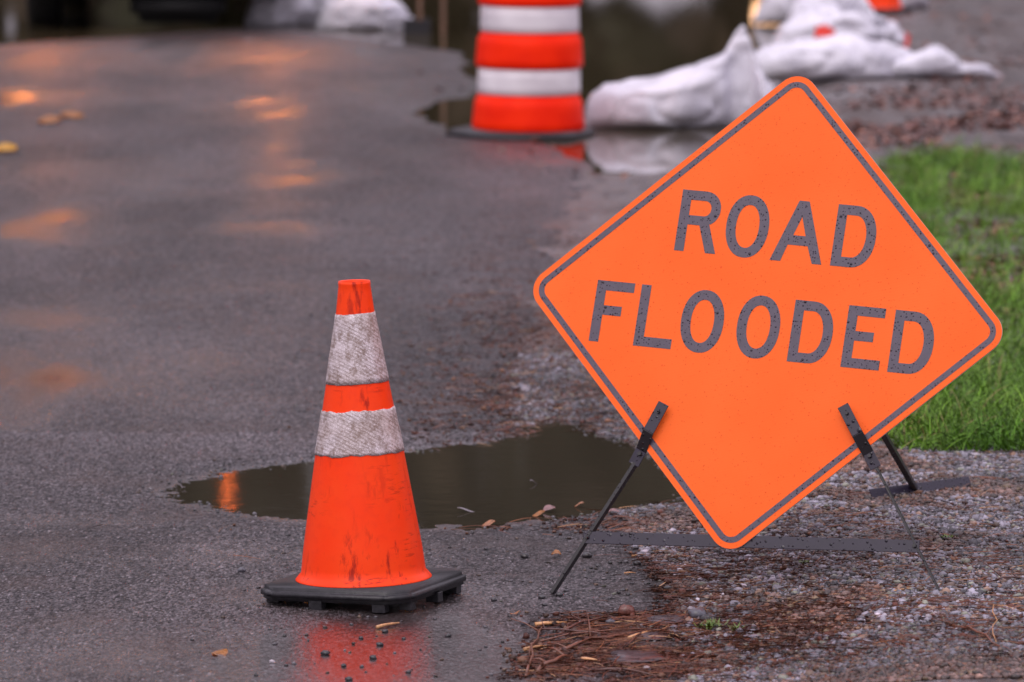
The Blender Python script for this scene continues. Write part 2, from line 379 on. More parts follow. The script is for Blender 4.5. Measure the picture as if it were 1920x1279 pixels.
# needle litter: (centre px, spread x m, spread y m, count, direction, how aligned)
CL = [((1500, 1120), .45, .35, 1100, .2, 1.), ((1300, 1170), .25, .2, 900, .2, .6), ((1180, 1215), .22, .16, 1300, .25, .5), ((1330, 1230), .20, .12, 800, .2, .6), ((1090, 1262), .15, .10, 500, .9, .8), ((1480, 1190), .25, .16, 700, .15, .5),
      ((1290, 1090), .16, .14, 700, .3, .6), ((1420, 1050), .25, .25, 450, .2, .9), ((1650, 1130), .30, .35, 300, .1, .6), ((1760, 1240), .30, .16, 500, -.5, .7),
      ((1500, 1262), .30, .12, 300, .2, .9), ((1860, 1180), .15, .2, 200, .6, .7), ((1050, 770), .20, .55, 1100, 0, 1.5), ((1150, 730), .25, .5, 500, 0, 1.5),
      ((1560, 900), .3, .5, 450, .2, 1), ((1850, 1020), .25, .5, 260, .2, 1), ((1040, 560), .22, 1.3, 500, 0, 1.5), ((1010, 650), .15, .6, 300, 0, 1.5),
      ((1230, 980), .2, .3, 400, .2, 1), ((1400, 960), .3, .4, 300, .2, 1), ((1180, 1130), .18, .1, 160, .1, .5), ((700, 1000), .7, .4, 25, 0, 1.5)]
Xs, Ys, As = [], [], []
for (cpx, cpy), sx, sy, n, dr, al in CL:
    n = int(n*(1.5 if cpy > 1200 else 2.1))
    cx_, cy_ = G(cpx, cpy); Xs.append(cx_+rng.normal(0, sx, n)); Ys.append(cy_+rng.normal(0, sy, n)); As.append(dr+rng.normal(0, al, n)+PI*(rng.random(n) < .5))
X, Y, A = np.concatenate(Xs), np.concatenate(Ys), np.concatenate(As)
keep = (Y > 8.95) & ~((X < xedge(Y)-.05+.05*(fbm(X, Y, .08, 2, 51)-.5)) & (Y > YLIT) & (Y < 10.95) & (rng.random(len(X)) > .03)) & (X > np.where(Y < 10.2, .0016+.055*rng.random(len(X))+.12*(Y-9.4), -9)) & (X < Y*.11+.1) & (sdist(X, Y, PUD) < .02) & (vnoise(X, Y, .09, 31)*.6+vnoise(X, Y, .045, 7)*.4 > .36)
X, Y, A = X[keep], Y[keep], A[keep]; n = len(X)
A += rng.normal(0, .45, n); k = rng.random((n, 1)); cols = (.35+.9*rng.random((n, 1))**1.4)*np.where(k < .62, np.array([.125, .034, .016]), np.where(k < .92, np.array([.20, .072, .030]), np.array([.38, .21, .10])))
LIT = (X, Y)
blades('pine_needles', X, Y, rng.uniform(.02, .085, n)*np.where(rng.random(n) < .12, 1.5, 1), rng.uniform(.0012, .0028, n), A, rng.uniform(-.02, .16, n), cols, M_NEED,
       'rust brown pine needle litter drifted over the gravel and asphalt edge', 'pine needles', z0=.004, segs=4, droop=.25, curl=rng.normal(0, .5, n))

# crumbs of bark and rotted needles under the litter
m_ = 18000; q_ = rng.integers(0, len(LIT[0]), m_); X = LIT[0][q_]+rng.normal(0, .025, m_); Y = LIT[1][q_]+rng.normal(0, .03, m_)
kk = (sdist(X, Y, PUD) < 0) & (Y > 8.95) & ~((X < xedge(Y)-.06) & (Y > YLIT+.02) & (Y < 10.9)); X, Y = X[kk], Y[kk]; m_ = len(X)
stones('litter_crumbs', X, Y, rng.uniform(.0012, .0055, m_)*np.where(rng.random(m_) < .06, 1.8, 1), (.25+1.1*rng.random((m_, 1))**1.5)*np.where(rng.random((m_, 1)) < .7, np.array([.085, .024, .014]), np.array([.15, .07, .04])), M_NEED, 'crumbs of bark and rotted needles matted into the litter', sink=.4)
# brown leaf scraps further back on the gravel
a = NM('leaf_litter'); a.base(a.attr('tint', 0)).set(rough=.45, coat=.3, coatr=.25); M_LEAF = a.m
CL2 = [((1820, 250), 1.1, 1.5, 2600), ((1600, 270), .9, 1.2, 1100), ((1500, 200), .6, 1.6, 120), ((1850, 160), 1.6, 2.5, 1800), ((1860, 60), 2, 4, 500), ((1860, 420), .28, 1.2, 1500), ((1880, 560), .22, 1.0, 900),
       ((1880, 560), .2, .8, 220), ((1780, 390), .2, .5, 160), ((1150, 360), .25, 1.3, 30)]
Xs, Ys = [], []
for (cpx, cpy), sx, sy, n in CL2:
    cx_, cy_ = G(cpx, cpy); Xs.append(cx_+rng.normal(0, sx*.7, n)); Ys.append(cy_+rng.normal(0, sy*.7, n))
X, Y = np.concatenate(Xs), np.concatenate(Ys); keep = (Y > 12) & (sdist(X, Y, FLD) < .05) & (vnoise(X, Y*.6, .35, 3) > .42); X, Y = X[keep], Y[keep]; n = len(X)
cols = rng.uniform(.4, 1.3, (n, 1))*np.where(rng.random((n, 1)) < .7, np.array([.105, .026, .014]), np.array([.24, .085, .045]))
blades('fallen_leaves', X, Y, rng.uniform(.02, .055, n), rng.uniform(.015, .03, n), rng.uniform(0, 2*PI, n), rng.uniform(0, .5, n), cols, M_LEAF,
       'dark wet brown leaf litter scattered on the gravel behind the sign', 'leaf litter', z0=.004, segs=2, droop=.6)

# grass verge
GV = GL([(1640, 850), (1660, 780), (1690, 700), (1700, 600), (1640, 450), (1640, 340), (1700, 318), (1800, 318), (1900, 325), (2100, 330), (2300, 500), (2300, 950), (1960, 935), (1880, 912), (1820, 892), (1760, 886), (1700, 872)])
N = 120000
Y = 11.9+rng.random(N)**1.3*12; X = rng.uniform(.6, 2.8, N); dg = sdist(X, Y, GV)+(fbm(X, Y, .25, 3, 6)-.5)*.25
bare = (fbm(X, Y, .38, 3, 14) > .64) & (Y > 13.6) | ((X > .089*Y) & (fbm(X, Y*.7, .32, 3, 21) > .43) & (Y > 13.6))
keep = ((dg > 0) | ((dg > -.14) & (rng.random(N) < .10*np.exp(dg/.06)))) & (X < Y*.11+.25) & (~bare | (rng.random(N) < .22)); X, Y = X[keep], Y[keep]; n = len(X); dg = dg[keep]
tone = fbm(X, Y, .3, 3, 2)[:, None]
cols = (np.array([.045, .150, .008])*(1-tone)+np.array([.165, .290, .030])*tone)*rng.uniform(.55, 1.45, (n, 1))
k = rng.random((n, 1)); cols = np.where(k > .96, np.array([.24, .20, .075]), cols); cols = np.where((k > .80) & (k < .90), cols*1.7, cols); cols = np.where(k < .18, cols*.45, cols)
Lg = rng.uniform(.035, .15, n)*np.clip(.55+dg*3, .45, 1.05)
blades('grass', X, Y, Lg, rng.uniform(.0022, .0048, n), rng.uniform(0, 2*PI, n), rng.uniform(.5, 1.5, n), cols, M_GRASS,
       'bright green wet grass verge to the right behind the sign', 'grass', segs=4, droop=1.1, curl=rng.normal(0, .4, n))

# ------------------------------------------------------------------ the ROAD FLOODED sign on its folding stand
SM = Matrix(((0.9472726, 0.2803065, 0.1552511), (-0.3148027, 0.9045053, 0.2876966), (-0.0597822, -0.3214005, 0.9450544)))
SM = Matrix([r for r in SM]).to_4x4(); SM.translation = Vector((0.53911, 10.19308, 0.6043))
MI = SM.inverted()
# sign coordinates: x right along the sign, y away from the viewer, z up along the sign
a = NM('fluorescent_sheeting')
ln = a.n('ShaderNodeTexWave'); ln.wave_type = 'BANDS'; ln.bands_direction = 'Z'; ln.inputs['Scale'].default_value = 95; ln.inputs['Distortion'].default_value = .6; a.l(a.co(), ln.inputs[0])
dr = drops(a, 175, .05, .34)
c = a.mix(a.rng(a.noise(5, 2), .3, .7), (1.0, .140, .012), (1.0, .165, .020))
c = a.mix(a.math('MULTIPLY', ln.outputs['Fac'], .30), c, (1.0, .108, .010))
c = a.mix(a.math('MULTIPLY', a.rng(dr, 0, .25), .50), c, (.72, .060, .008))
a.base(c).set(rough=.55, spec=.25); a.bump(dr, .6, .0012); M_FLUO = a.m
def black_wet(name, col, sc_, rough=.32, dark=.75):
    a = NM(name); dr = drops(a, sc_, .12, .46)
    dr2 = drops(a, sc_*.42, .04, .30)
    dd = a.math('MAXIMUM', dr, dr2)
    c = a.mix(a.rng(a.noise(60, 3), .35, .7), col, tuple(x*1.25 for x in col))
    c = a.mix(a.math('MULTIPLY', a.rng(dd, .02, .25), dark), c, (.006, .005, .008))
    a.base(c).set(rough=a.rng(dd, .0, .2, rough, .06), coat=.0, spec=.5); a.bump(dd, .9, .002); return a.m
M_VIN = black_wet('black_vinyl', (.066, .052, .080), 190)
M_STEEL = black_wet('black_steel', (.019, .015, .031), 105, .36)
M_STEELD = black_wet('dark_shaded_steel', (.012, .011, .014), 120, .35, .3)
a = NM('white_edge'); a.base((.75, .73, .72)).set(rough=.5); M_WHITE = a.m

def rsq(side, r, n=8):
    """rounded diamond outline (square turned 45 degrees)"""
    pts = []; h = side/2-r
    for k, (sx, sy) in enumerate(((1, 1), (-1, 1), (-1, -1), (1, -1))):
        for i in range(n+1):
            t = PI/2*k+PI/2*i/n; pts.append((sx*h+r*math.cos(t), sy*h+r*math.sin(t)))
    c = math.cos(PI/4); return [((x-y)*c, (x+y)*c) for x, y in pts]
def flat(name, loops, thick, mat, parent, y=0.):
    """2-D outlines (with holes) filled and given a thickness"""
    cu = bpy.data.curves.new(name, 'CURVE'); cu.dimensions = '2D'; cu.fill_mode = 'BOTH'; cu.extrude = thick/2
    for L in loops:
        s = cu.splines.new('POLY'); s.points.add(len(L)-1); s.use_cyclic_u = True
        for p, (x, z) in zip(s.points, L): p.co = (x, z, 0, 1)
    t = bpy.data.objects.new(name+'_tmp', cu); COL.objects.link(t); dg_ = bpy.context.evaluated_depsgraph_get()
    me = bpy.data.meshes.new_from_object(t.evaluated_get(dg_)); bpy.data.objects.remove(t); bpy.data.curves.remove(cu)
    me.materials.clear(); me.name = name
    me.transform(Matrix(((1, 0, 0, 0), (0, 0, -1, y), (0, 1, 0, 0), (0, 0, 0, 1))))
    return link(name, me, mat, parent, smooth=False)
def arc(cx_, cz_, a_, b_, t0, t1, n=20, e=2.0):
    out_ = []
    for i in range(n+1):
        t = math.radians(t0+(t1-t0)*i/n); c, s = math.cos(t), math.sin(t)
        out_.append((cx_+a_*math.copysign(abs(c)**(2/e), c), cz_+b_*math.copysign(abs(s)**(2/e), s)))
    return out_
S_ = 21.4
def gO(u, v): return [arc(u, v, 47.3, 69, 0, 351, 39, 2.15), arc(u, v, 25.7, 47.5, 0, 351, 39, 2.15)]
def gD(u0, v0):
    f = 42; H_ = 135.
    o_ = [(u0, v0), (u0+f, v0)]+arc(u0+f, v0+H_/2, 49, H_/2, -90, 90, 24, 2.15)+[(u0, v0+H_)]
    i_ = [(u0+S_, v0+S_), (u0+f, v0+S_)]+arc(u0+f, v0+H_/2, 27.3, H_/2-S_, -90, 90, 24, 2.1)+[(u0+S_, v0+H_-S_)]
    return [o_, i_]
def gR(u0, v0):
    top = v0+135.3; cb = top-38.2
    o_ = [(u0, v0), (u0+S_, v0), (u0+S_, v0+59.5), (u0+48, v0+59.5), (u0+69.5, v0), (u0+92.3, v0), (u0+69.3, v0+64)]
    o_ += arc(u0+53, cb, 37.3, 38.2, -62, 90, 16, 2.1)+[(u0, top)]
    i_ = [(u0+S_, cb-17), (u0+S_+33, cb-17)]+arc(u0+54, cb, 15.2, 17, -88, 88, 14, 2.1)+[(u0+S_, cb+17)]
    return [o_, i_]
def gA(u0, v0): return [[(u0, v0), (u0+23.5, v0), (u0+34.8, v0+37.2), (u0+79, v0+37.2), (u0+93.5, v0), (u0+114.5, v0), (u0+69.2, v0+135.2), (u0+46.8, v0+135.2)],
                        [(u0+44, v0+58.6), (u0+71.5, v0+58.6), (u0+58.0, v0+100.4)]]
def gF(u0, v0): return [[(u0, v0), (u0+S_, v0), (u0+S_, v0+60), (u0+62.5, v0+60), (u0+62.5, v0+81), (u0+S_, v0+81), (u0+S_, v0+114), (u0+84.3, v0+114), (u0+84.3, v0+135.2), (u0, v0+135.2)]]
def gL(u0, v0): return [[(u0, v0), (u0+84.3, v0), (u0+84.3, v0+21.4), (u0+S_, v0+21.4), (u0+S_, v0+135.2), (u0, v0+135.2)]]
def gE(u0, v0): return [[(u0, v0), (u0+83.5, v0), (u0+83.5, v0+21.2), (u0+S_, v0+21.2), (u0+S_, v0+59.4), (u0+62.2, v0+59.4), (u0+62.2, v0+80.2), (u0+S_, v0+80.2), (u0+S_, v0+113.6), (u0+81, v0+113.6), (u0+81, v0+134.6), (u0, v0+134.6)]]
t_sign = empty('road_sign', (0.53, 10.2, 0))
tag(t_sign, 'orange diamond ROAD FLOODED warning sign on black folding steel stand', 'road sign')
IN = Matrix.Translation(-Vector(t_sign.location))
def put(o): o.matrix_basis = IN @ SM; return o
put(flat('sign_panel', [rsq(.762, .047, 10)], .003, M_FLUO, t_sign, 0.0))
edge_o = put(flat('panel_edge', [rsq(.7625, .0472, 10), rsq(.758, .045, 10)], .0022, M_WHITE, t_sign, .0018))
put(flat('border_stripe', [rsq(.762-.0254, .0343, 10), rsq(.762-.0254-.0250, .0218, 10)], .0006, M_VIN, t_sign, -.0018))
mm = lambda loops: [[(x/1000, z/1000) for x, z in L] for L in loops]
for gl in (gR(-218.6, 112.2), gO(-63.9, 179.4), gA(-4.7, 111.0), gD(129.0, 111.4),
           gF(-377.0, -104.3), gL(-277.1, -104.6), gO(-131.6, -37.1), gO(-6.8, -37.1), gD(66.0, -104.9), gE(184.0, -104.9), gD(286.3, -105.4)):
    put(flat('letter', mm(gl), .0006, M_VIN, t_sign, -.0018))
def sg(u, v, n=0.): return SM @ Vector((u, n, v))          # n<0 towards the viewer
L0 = Vector(t_sign.location)
def worldpart(name, bm, mat, bev=.0006):
    if bev: bevel(bm, bev, 1)
    me = frommesh(bm); me.transform(IN); return link(name, me, mat, t_sign, smooth=False)
def strap(pts, wdir, wd, th):
    """bent flat strap through world points; wdir gives the width direction"""
    bm = bmesh.new(); rings = []
    for k, p in enumerate(pts):
        a_ = (pts[min(k+1, len(pts)-1)]-pts[max(k-1, 0)]).normalized(); s = (wdir-a_*wdir.dot(a_)).normalized(); n_ = a_.cross(s)
        rings.append([bm.verts.new(p+s*i*wd/2+n_*j*th/2) for i, j in ((-1, -1), (1, -1), (1, 1), (-1, 1))])
    for A_, B_ in zip(rings[:-1], rings[1:]):
        for i in range(4): bm.faces.new((A_[i], A_[(i+1) % 4], B_[(i+1) % 4], B_[i]))
    bm.faces.new(rings[0][::-1]); bm.faces.new(rings[-1]); bmesh.ops.recalc_face_normals(bm, faces=bm.faces[:]); return bm
def bracket(top, bot, w):
    (u0, v0), (u1, v1) = top, bot; nrm = SM.to_3x3() @ Vector((0, -1, 0)); ax_ = (sg(u1, v1)-sg(u0, v0)).normalized(); wd = ax_.cross(nrm)
    P_ = lambda t, n: sg(u0+(u1-u0)*t, v0+(v1-v0)*t, n)
    up = strap([P_(0, -.020), P_(.47, -.018)], wd, w, .003)
    mid = strap([P_(.472, -.0185), P_(.77, .003)], wd, w*1.02, .0035)
    lo = strap([P_(.765, .001), P_(1, .004)], wd, w, .003)
    worldpart('clamp_strap', up, M_STEEL); worldpart('clamp_hook', mid, M_STEELD); worldpart('clamp_foot', lo, M_STEEL)  # hook's darker steel puts the shade of its downward tilt into the colour
bracket((-.1835, -.2267), (-.2363, -.362), .0245)
bracket((.2062, -.1907), (.2909, -.312), .0245)
nrm = SM.to_3x3() @ Vector((0, -1, 0)); right = SM.to_3x3() @ Vector((1, 0, 0))
def leg(p, q, wd, th, side, mat):
    bm = bmesh.new(); bar(bm, p, q, wd, th, side); worldpart('leg', bm, mat)
fl = sg(-.3744, -.659, .014); fl.z = tz(fl.x, fl.y)+.001
frt = sg(.4655, -.561, .014); FZ = tz(frt.x, frt.y)
leg(sg(-.232, -.352, .012), fl, .0078, .020, right, M_STEELD)
bm = bmesh.new(); bar(bm, sg(.289, -.308, .014), frt, .0042, .022, right); worldpart('leg', bm, M_STEELD)
# crossbar, 27 mm flat steel in front of the legs
bm = strap([sg(-.3225, -.5300, .0055), sg(.4075, -.4675, .0055)], SM.to_3x3() @ Vector((-.08, 0, 1)), .0262, .004); worldpart('crossbar', bm, M_STEEL)
def bolt(p, r=.005):
    bm = bmesh.new(); bmesh.ops.create_cone(bm, cap_ends=True, segments=6, radius1=r, radius2=r*.85, depth=.005)
    bm.transform(Matrix.Translation(p+nrm*.0035) @ nrm.to_track_quat('Z', 'Y').to_matrix().to_4x4()); worldpart('bolt', bm, M_STEELD, 0)
bolt(sg(-.2245, -.338, -.002)); bolt(sg(.2755, -.289, -.002)); bolt(sg(-.3130, -.5290, .0035)); bolt(sg(.3975, -.4680, .0035)); bolt(sg(-.192, -.247, -.0215), .004); bolt(sg(.218, -.207, -.0215), .004)
# single rear leg with its flat foot
rf = Vector((*G(1718, 960), 0)); rf.z = tz(rf.x, rf.y)+.004
rt = sg(.085, .03, .045)
leg(rt, rf, .0135, .013, Vector((1, 0, 0)), M_STEELD)
g0, g1 = G(1632, 974), G(1818, 948)
b0, b1 = Vector((*g0, tz(*g0)+.012)), Vector((*g1, tz(*g1)+.012))
bm = bmesh.new(); bar(bm, b0, b1, .024, .003, Vector((0, .55, .8))); worldpart('rear_foot', bm, M_STEEL)
bm = bmesh.new(); bar(bm, sg(-.30, .03, .012), sg(.30, .055, .012), .020, .004, Vector((0, 0, 1))); worldpart('back_brace', bm, M_STEELD)

# ------------------------------------------------------------------ traffic cone
a = NM('cone_rubber'); P = a.co()
sc1 = a.noise(14, 6, .65, a.co(scale=(3.2, 3.2, .8))); sc2 = a.noise(26, 6, .7, a.co(scale=(1, 1, 5.5))); ms = a.noise(7, 3)
scuff = a.math('MULTIPLY', a.rng(sc1, .55, .66), a.rng(ms, .40, .56)); line = a.math('MULTIPLY', a.rng(sc2, .54, .63), a.rng(a.noise(5, 2, co=a.co(scale=(1, 1, 2))), .5, .62))
low = a.math('MAXIMUM', a.rng(a.attr('hgt'), .06, .30, 1.0, .22), a.rng(a.attr('hgt'), .40, .41, 0, .9))
dirt = a.math('MULTIPLY', a.math('MAXIMUM', scuff, line), a.math('ADD', low, .12), clamp=True)
c = a.mix(a.rng(a.noise(9, 4), .35, .7), (1.0, .046, .002), (1.0, .066, .006))
c = a.mix(a.math('MULTIPLY', a.rng(a.noise(60, 4), .5, .8), .25), c, (.75, .03, .01))
c = a.mix(a.math('MULTIPLY', dirt, .85), c, (.30, .008, .004))
a.base(c).set(rough=.42, spec=.22); a.bump(a.noise(30, 3), .25, .002); M_CONE = a.m
a = NM('dirty_reflective_collar')
uvn = a.n('ShaderNodeTexWave'); uvn.wave_type = 'BANDS'; uvn.bands_direction = 'DIAGONAL'; uvn.inputs['Scale'].default_value = 62; uvn.inputs['Distortion'].default_value = 3; uvn.inputs['Detail'].default_value = 3; uvn.inputs['Detail Scale'].default_value = 3; a.l(a.co(scale=(.55, .55, 1.2)), uvn.inputs[0])
vv = a.vor(230, a.co(scale=(1, 1, 1.3)), 'DISTANCE_TO_EDGE'); 
cell = a.rng(vv.outputs['Distance'], .0, .16, 1, 0)
grime = a.rng(a.noise(22, 6, .7), .32, .56)
fl_ = a.math('MAXIMUM', a.math('MULTIPLY', cell, .75), a.math('MULTIPLY', a.rng(uvn.outputs['Fac'], .55, .9), .7))
fl_ = a.math('MULTIPLY', fl_, a.rng(grime, 0, 1, .25, 1.0))
c = a.mix(a.rng(a.noise(15, 4), .4, .65), (.80, .72, .77), (.66, .56, .56)); c = a.mix(a.math('MULTIPLY', fl_, .95), c, (.17, .105, .075))
c = a.mix(a.math('MULTIPLY', a.rng(a.noise(55, 6, .85), .46, .60), .8), c, (.20, .13, .10))
a.base(c).set(rough=.45); a.bump(fl_, .4, .001); M_COLL = a.m
a = NM('black_rubber'); dr = drops(a, 230, .05, .3)
a.base(a.mix(a.rng(a.noise(90, 4), .4, .7), (.009, .009, .012), (.022, .020, .025))).set(rough=.40); a.bump(a.math('ADD', a.noise(240, 3), a.math('MULTIPLY', dr, .8)), .45, .0015); M_RUB = a.m

def hattr(me):
    z = np.empty(len(me.vertices)*3, np.float32); me.vertices.foreach_get('co', z); at = me.attributes.new('hgt', 'FLOAT', 'POINT'); at.data.foreach_set('value', z[2::3].copy())
CR = [(.0, .134), (.045, .134), (.10, .1275), (.18, .1150), (.30, .0955), (.312, .0940), (.404, .0760), (.4616, .0660), (.605, .0412), (.673, .0328)]
def crad(z): return float(np.interp(z, [p[0] for p in CR], [p[1] for p in CR]))
def cone(loc, rot, label, group=None):
    t = empty('traffic_cone', loc, rot); tag(t, label, 'traffic cone', group)
    prof = [(.030, .672), (.0335, .674), (.0345, .668)]
    prof += [(crad(z), z) for z in np.linspace(.664, .055, 46)] + [(.1370, .050), (.1425, .0435), (.1455, .0400), (.1455, .0388), (.05, .0385)]
    prof = [(.026, .58), (.029, .64)]+prof
    bm = lathe([(r, z) for r, z in prof], 72, close=False); me = frommesh(bm); hattr(me); link('cone_body', me, M_CONE, t)
    def collar(z0, z1, rag, sl):
        def w_(a_, z): return .0
        n = 96; bm = bmesh.new(); rings = []
        zz = np.linspace(z0, z1, 14)
        for q, z in enumerate(zz):
            ring = []
            for i in range(n):
                an = 2*PI*i/n; nz = mn.noise(Vector((math.cos(an)*3, math.sin(an)*3, z0*40)))*rag + mn.noise(Vector((math.cos(an)*14, math.sin(an)*14, z0*9)))*rag*.5
                ze = z+(nz if q in (0, len(zz)-1) else 0)+sl*math.cos(an)
                r = crad(ze)+.0016+.0009*mn.noise(Vector((math.cos(an)*6, math.sin(an)*6, z*30)))
                ring.append(bm.verts.new((r*math.cos(an), r*math.sin(an), ze)))
            rings.append(ring)
        rings.insert(0, [bm.verts.new((v.co.x*.985, v.co.y*.985, v.co.z)) for v in rings[0]]); rings.append([bm.verts.new((v.co.x*.97, v.co.y*.97, v.co.z)) for v in rings[-1]])
        for A_, B_ in zip(rings[:-1], rings[1:]):
            for i in range(n): bm.faces.new((A_[i], A_[(i+1) % n], B_[(i+1) % n], B_[i]))
        bmesh.ops.recalc_face_normals(bm, faces=bm.faces[:]); link('reflective_collar', frommesh(bm), M_COLL, t)
    collar(.459, .606, .0016, .002); collar(.310, .403, .0042, .002)
    # base slab: square with cut corners, thick rounded rim, feet below
    bm = bmesh.new(); s = .182; c_ = .045
    out_ = [(s, -s+c_), (s, s-c_), (s-c_, s), (-s+c_, s), (-s, s-c_), (-s, -s+c_), (-s+c_, -s), (s-c_, -s)]
    lo_ = [bm.verts.new((x, y, .011)) for x, y in out_]; hi_ = [bm.verts.new((x*.985, y*.985, .0385)) for x, y in out_]
    bm.faces.new(lo_[::-1]); bm.faces.new(hi_)
    for i in range(8): bm.faces.new((lo_[i], lo_[(i+1) % 8], hi_[(i+1) % 8], hi_[i]))
    bmesh.ops.bevel(bm, geom=bm.edges[:], offset=.009, segments=3, affect='EDGES')
    link('base_slab', frommesh(bm), M_RUB, t)
    for fx, fy in ((.155, .115), (.155, -.115), (-.155, .115), (-.155, -.115), (.115, -.160), (-.03, -.165), (.115, .160), (-.03, .165), (.165, 0), (-.165, -.02)):
        bm = bmesh.new(); bmesh.ops.create_cube(bm, size=1); bmesh.ops.scale(bm, vec=(.030, .024, .022), verts=bm.verts[:])
        bmesh.ops.translate(bm, vec=(fx, fy, .004), verts=bm.verts[:]); bevel(bm, .0015, 1); link('foot', frommesh(bm), M_RUB, t, smooth=False)
    return t
gx, gy = G(683, 1121)
cone((gx, gy, tz(gx, gy)+.004), (math.radians(-.5), math.radians(-2.0), math.radians(-24)), 'scuffed orange traffic cone with two dirty white collars, nearest on the wet road')

# ------------------------------------------------------------------ channelizing drum
a = NM('drum_orange'); a.base(a.mix(a.rng(a.noise(6, 4), .4, .7), (1.0, .026, .001), (.85, .014, .001))).set(rough=.5, spec=.12); a.bump(a.noise(5, 2), .3, .02); M_DRO = a.m
a = NM('drum_white_band'); a.base(a.mix(a.rng(a.noise(5, 3), .4, .7), (.80, .76, .80), (.62, .57, .62))).set(rough=.35); a.bump(a.noise(5, 2), .3, .02); M_DRW = a.m
gx, gy = G(991, 252)
td = empty('traffic_drum', (gx, gy, WZ), (0, math.radians(.6), 0)); tag(td, 'orange and white striped traffic drum on a black base beside the flood', 'traffic drum')
bands = [(.025, .200, .262, .249, 'o'), (.200, .322, .249, .245, 'w'), (.322, .492, .249, .240, 'o'), (.492, .615, .240, .236, 'w'), (.615, .755, .239, .228, 'o'), (.755, .87, .228, .222, 'w'), (.87, .965, .225, .215, 'o')]
for z0, z1, r0, r1, kd in bands:
    if kd == 'o':
        k = .006; prof = [(r0-.012, z0), (r0-.002, z0+.004), (r0+k, z0+.012)]+[(r0+k+(r1-r0)*q, z0+.012+(z1-z0-.045)*q) for q in (.25, .5, .75, 1)]+[(r1-.004, z1-.022), (r1-.010, z1)]
    else: prof = [(r0-.010, z0), (r0-.004, z0+.003)]+[(r0-.004+(r1-r0)*q, z0+.003+(z1-z0-.006)*q) for q in (.3, .6, 1)]+[(r1-.010, z1)]
    wob = lambda an, z: .005*mn.noise(Vector((math.cos(an)*1.3, math.sin(an)*1.3, z*3.5)))
    link('orange_band' if kd == 'o' else 'white_band', frommesh(lathe(prof, 64, wob=wob)), M_DRO if kd == 'o' else M_DRW, td)
bm = lathe([(.17, .965), (.205, .97), (.212, .985), (.20, .995), (.10, 1.0)], 48); link('lid', frommesh(bm), M_DRO, td)
bm = bmesh.new(); tube(bm, [(-.07, 0, .99), (-.06, 0, 1.05), (0, 0, 1.07), (.06, 0, 1.05), (.07, 0, .99)], .014, n=8); link('handle', frommesh(bm), M_DRO, td)
bm = bmesh.new(); oc = []
for i in range(6):
    an = 2*PI*i/6+.16; oc.append((math.cos(an)*.375-.035, math.sin(an)*.375))
lo_ = [bm.verts.new((x, y, 0)) for x, y in oc]; hi_ = [bm.verts.new((x*.90, y*.90, .034)) for x, y in oc]
bm.faces.new(lo_[::-1]); bm.faces.new(hi_)
for i in range(6): bm.faces.new((lo_[i], lo_[(i+1) % 6], hi_[(i+1) % 6], hi_[i]))
bevel(bm, .008, 3); link('base', frommesh(bm), M_RUB, td)

# ------------------------------------------------------------------ sandbags
a = NM('wet_white_sack'); wv = a.n('ShaderNodeTexWave'); wv.inputs['Scale'].default_value = 90; a.l(a.co(), wv.inputs[0])
c = a.mix(a.rng(a.noise(3.5, 5, .6), .44, .66), (.76, .75, .83), (.50, .49, .57)); c = a.mix(a.math('MULTIPLY', a.rng(a.noise(6, 5, .65), .58, .72), .6), c, (.26, .24, .26))
a.base(c).set(rough=.40, coat=.5, coatr=.16); a.bump(a.math('ADD', a.noise(9, 5, .6), a.math('MULTIPLY', wv.outputs['Fac'], .03)), .35, .03); M_SACK = a.m
a = NM('red_orange_plastic'); a.base((.85, .05, .03)).set(rough=.4); M_RED = a.m
def sack(name, prof, depth, loc, rotz, label, group, seed=0, crumple=.03, cat='sandbag'):
    """a filled or slumped sack: prof = (x, height) along its length; soft rounded section"""
    bm = bmesh.new(); xs_ = np.array([p[0] for p in prof]); hs = np.array([p[1] for p in prof]); L = xs_[-1]-xs_[0]; nS, nR = 110, 56; rings = []
    for k in range(nS+1):
        x = xs_[0]+L*k/nS; h = float(np.interp(x, xs_, hs)); tap = min(1, 3.2*min(k, nS-k)/nS+.05)**.5; dd = depth/2*tap*(.35+.65*min(1, (h/.22)**.5)); ring = []
        if h > .28: dd *= max(.22, 1-(h-.28)*5)
        for i in range(nR):
            an = 2*PI*i/nR; c, s = math.cos(an), math.sin(an)
            yy = dd*math.copysign(abs(c)**.8, c); zz = h*(.5+.5*math.copysign(abs(s)**.7, s))
            q = Vector((x*4+seed*7, yy*5, zz*5)); q2 = Vector((q.x*.45+q.z*.5, q.y*.5, q.z*1.1-q.x*.25)); dn = crumple*(.8*mn.noise(q*.6)-1.5*max(0, .22-abs(mn.noise(q2*1.5)))-.8*max(0, .16-abs(mn.noise(q2*3.3))))*min(1, tap+.2)
            ring.append(bm.verts.new((x+dn*.6, yy+dn*c, max(-.01, zz+dn*max(s, 0)*1.2))))
        rings.append(ring)
    for A_, B_ in zip(rings[:-1], rings[1:]):
        for i in range(nR): bm.faces.new((A_[i], A_[(i+1) % nR], B_[(i+1) % nR], B_[i]))
    bm.faces.new(rings[0]); bm.faces.new(rings[-1][::-1]); bmesh.ops.recalc_face_normals(bm, faces=bm.faces[:])
    o = link(name, frommesh(bm), M_SACK); o.location = loc; o.rotation_euler = (0, 0, rotz); return tag(o, label, cat, group)
def gz(x, y, dz=0): q = G(x, y); return (q[0], q[1], max(tz(*q), WZ-.01)+dz)
GRP = 'white sandbags laid along the flooded edge'
S0 = 9000/22.9
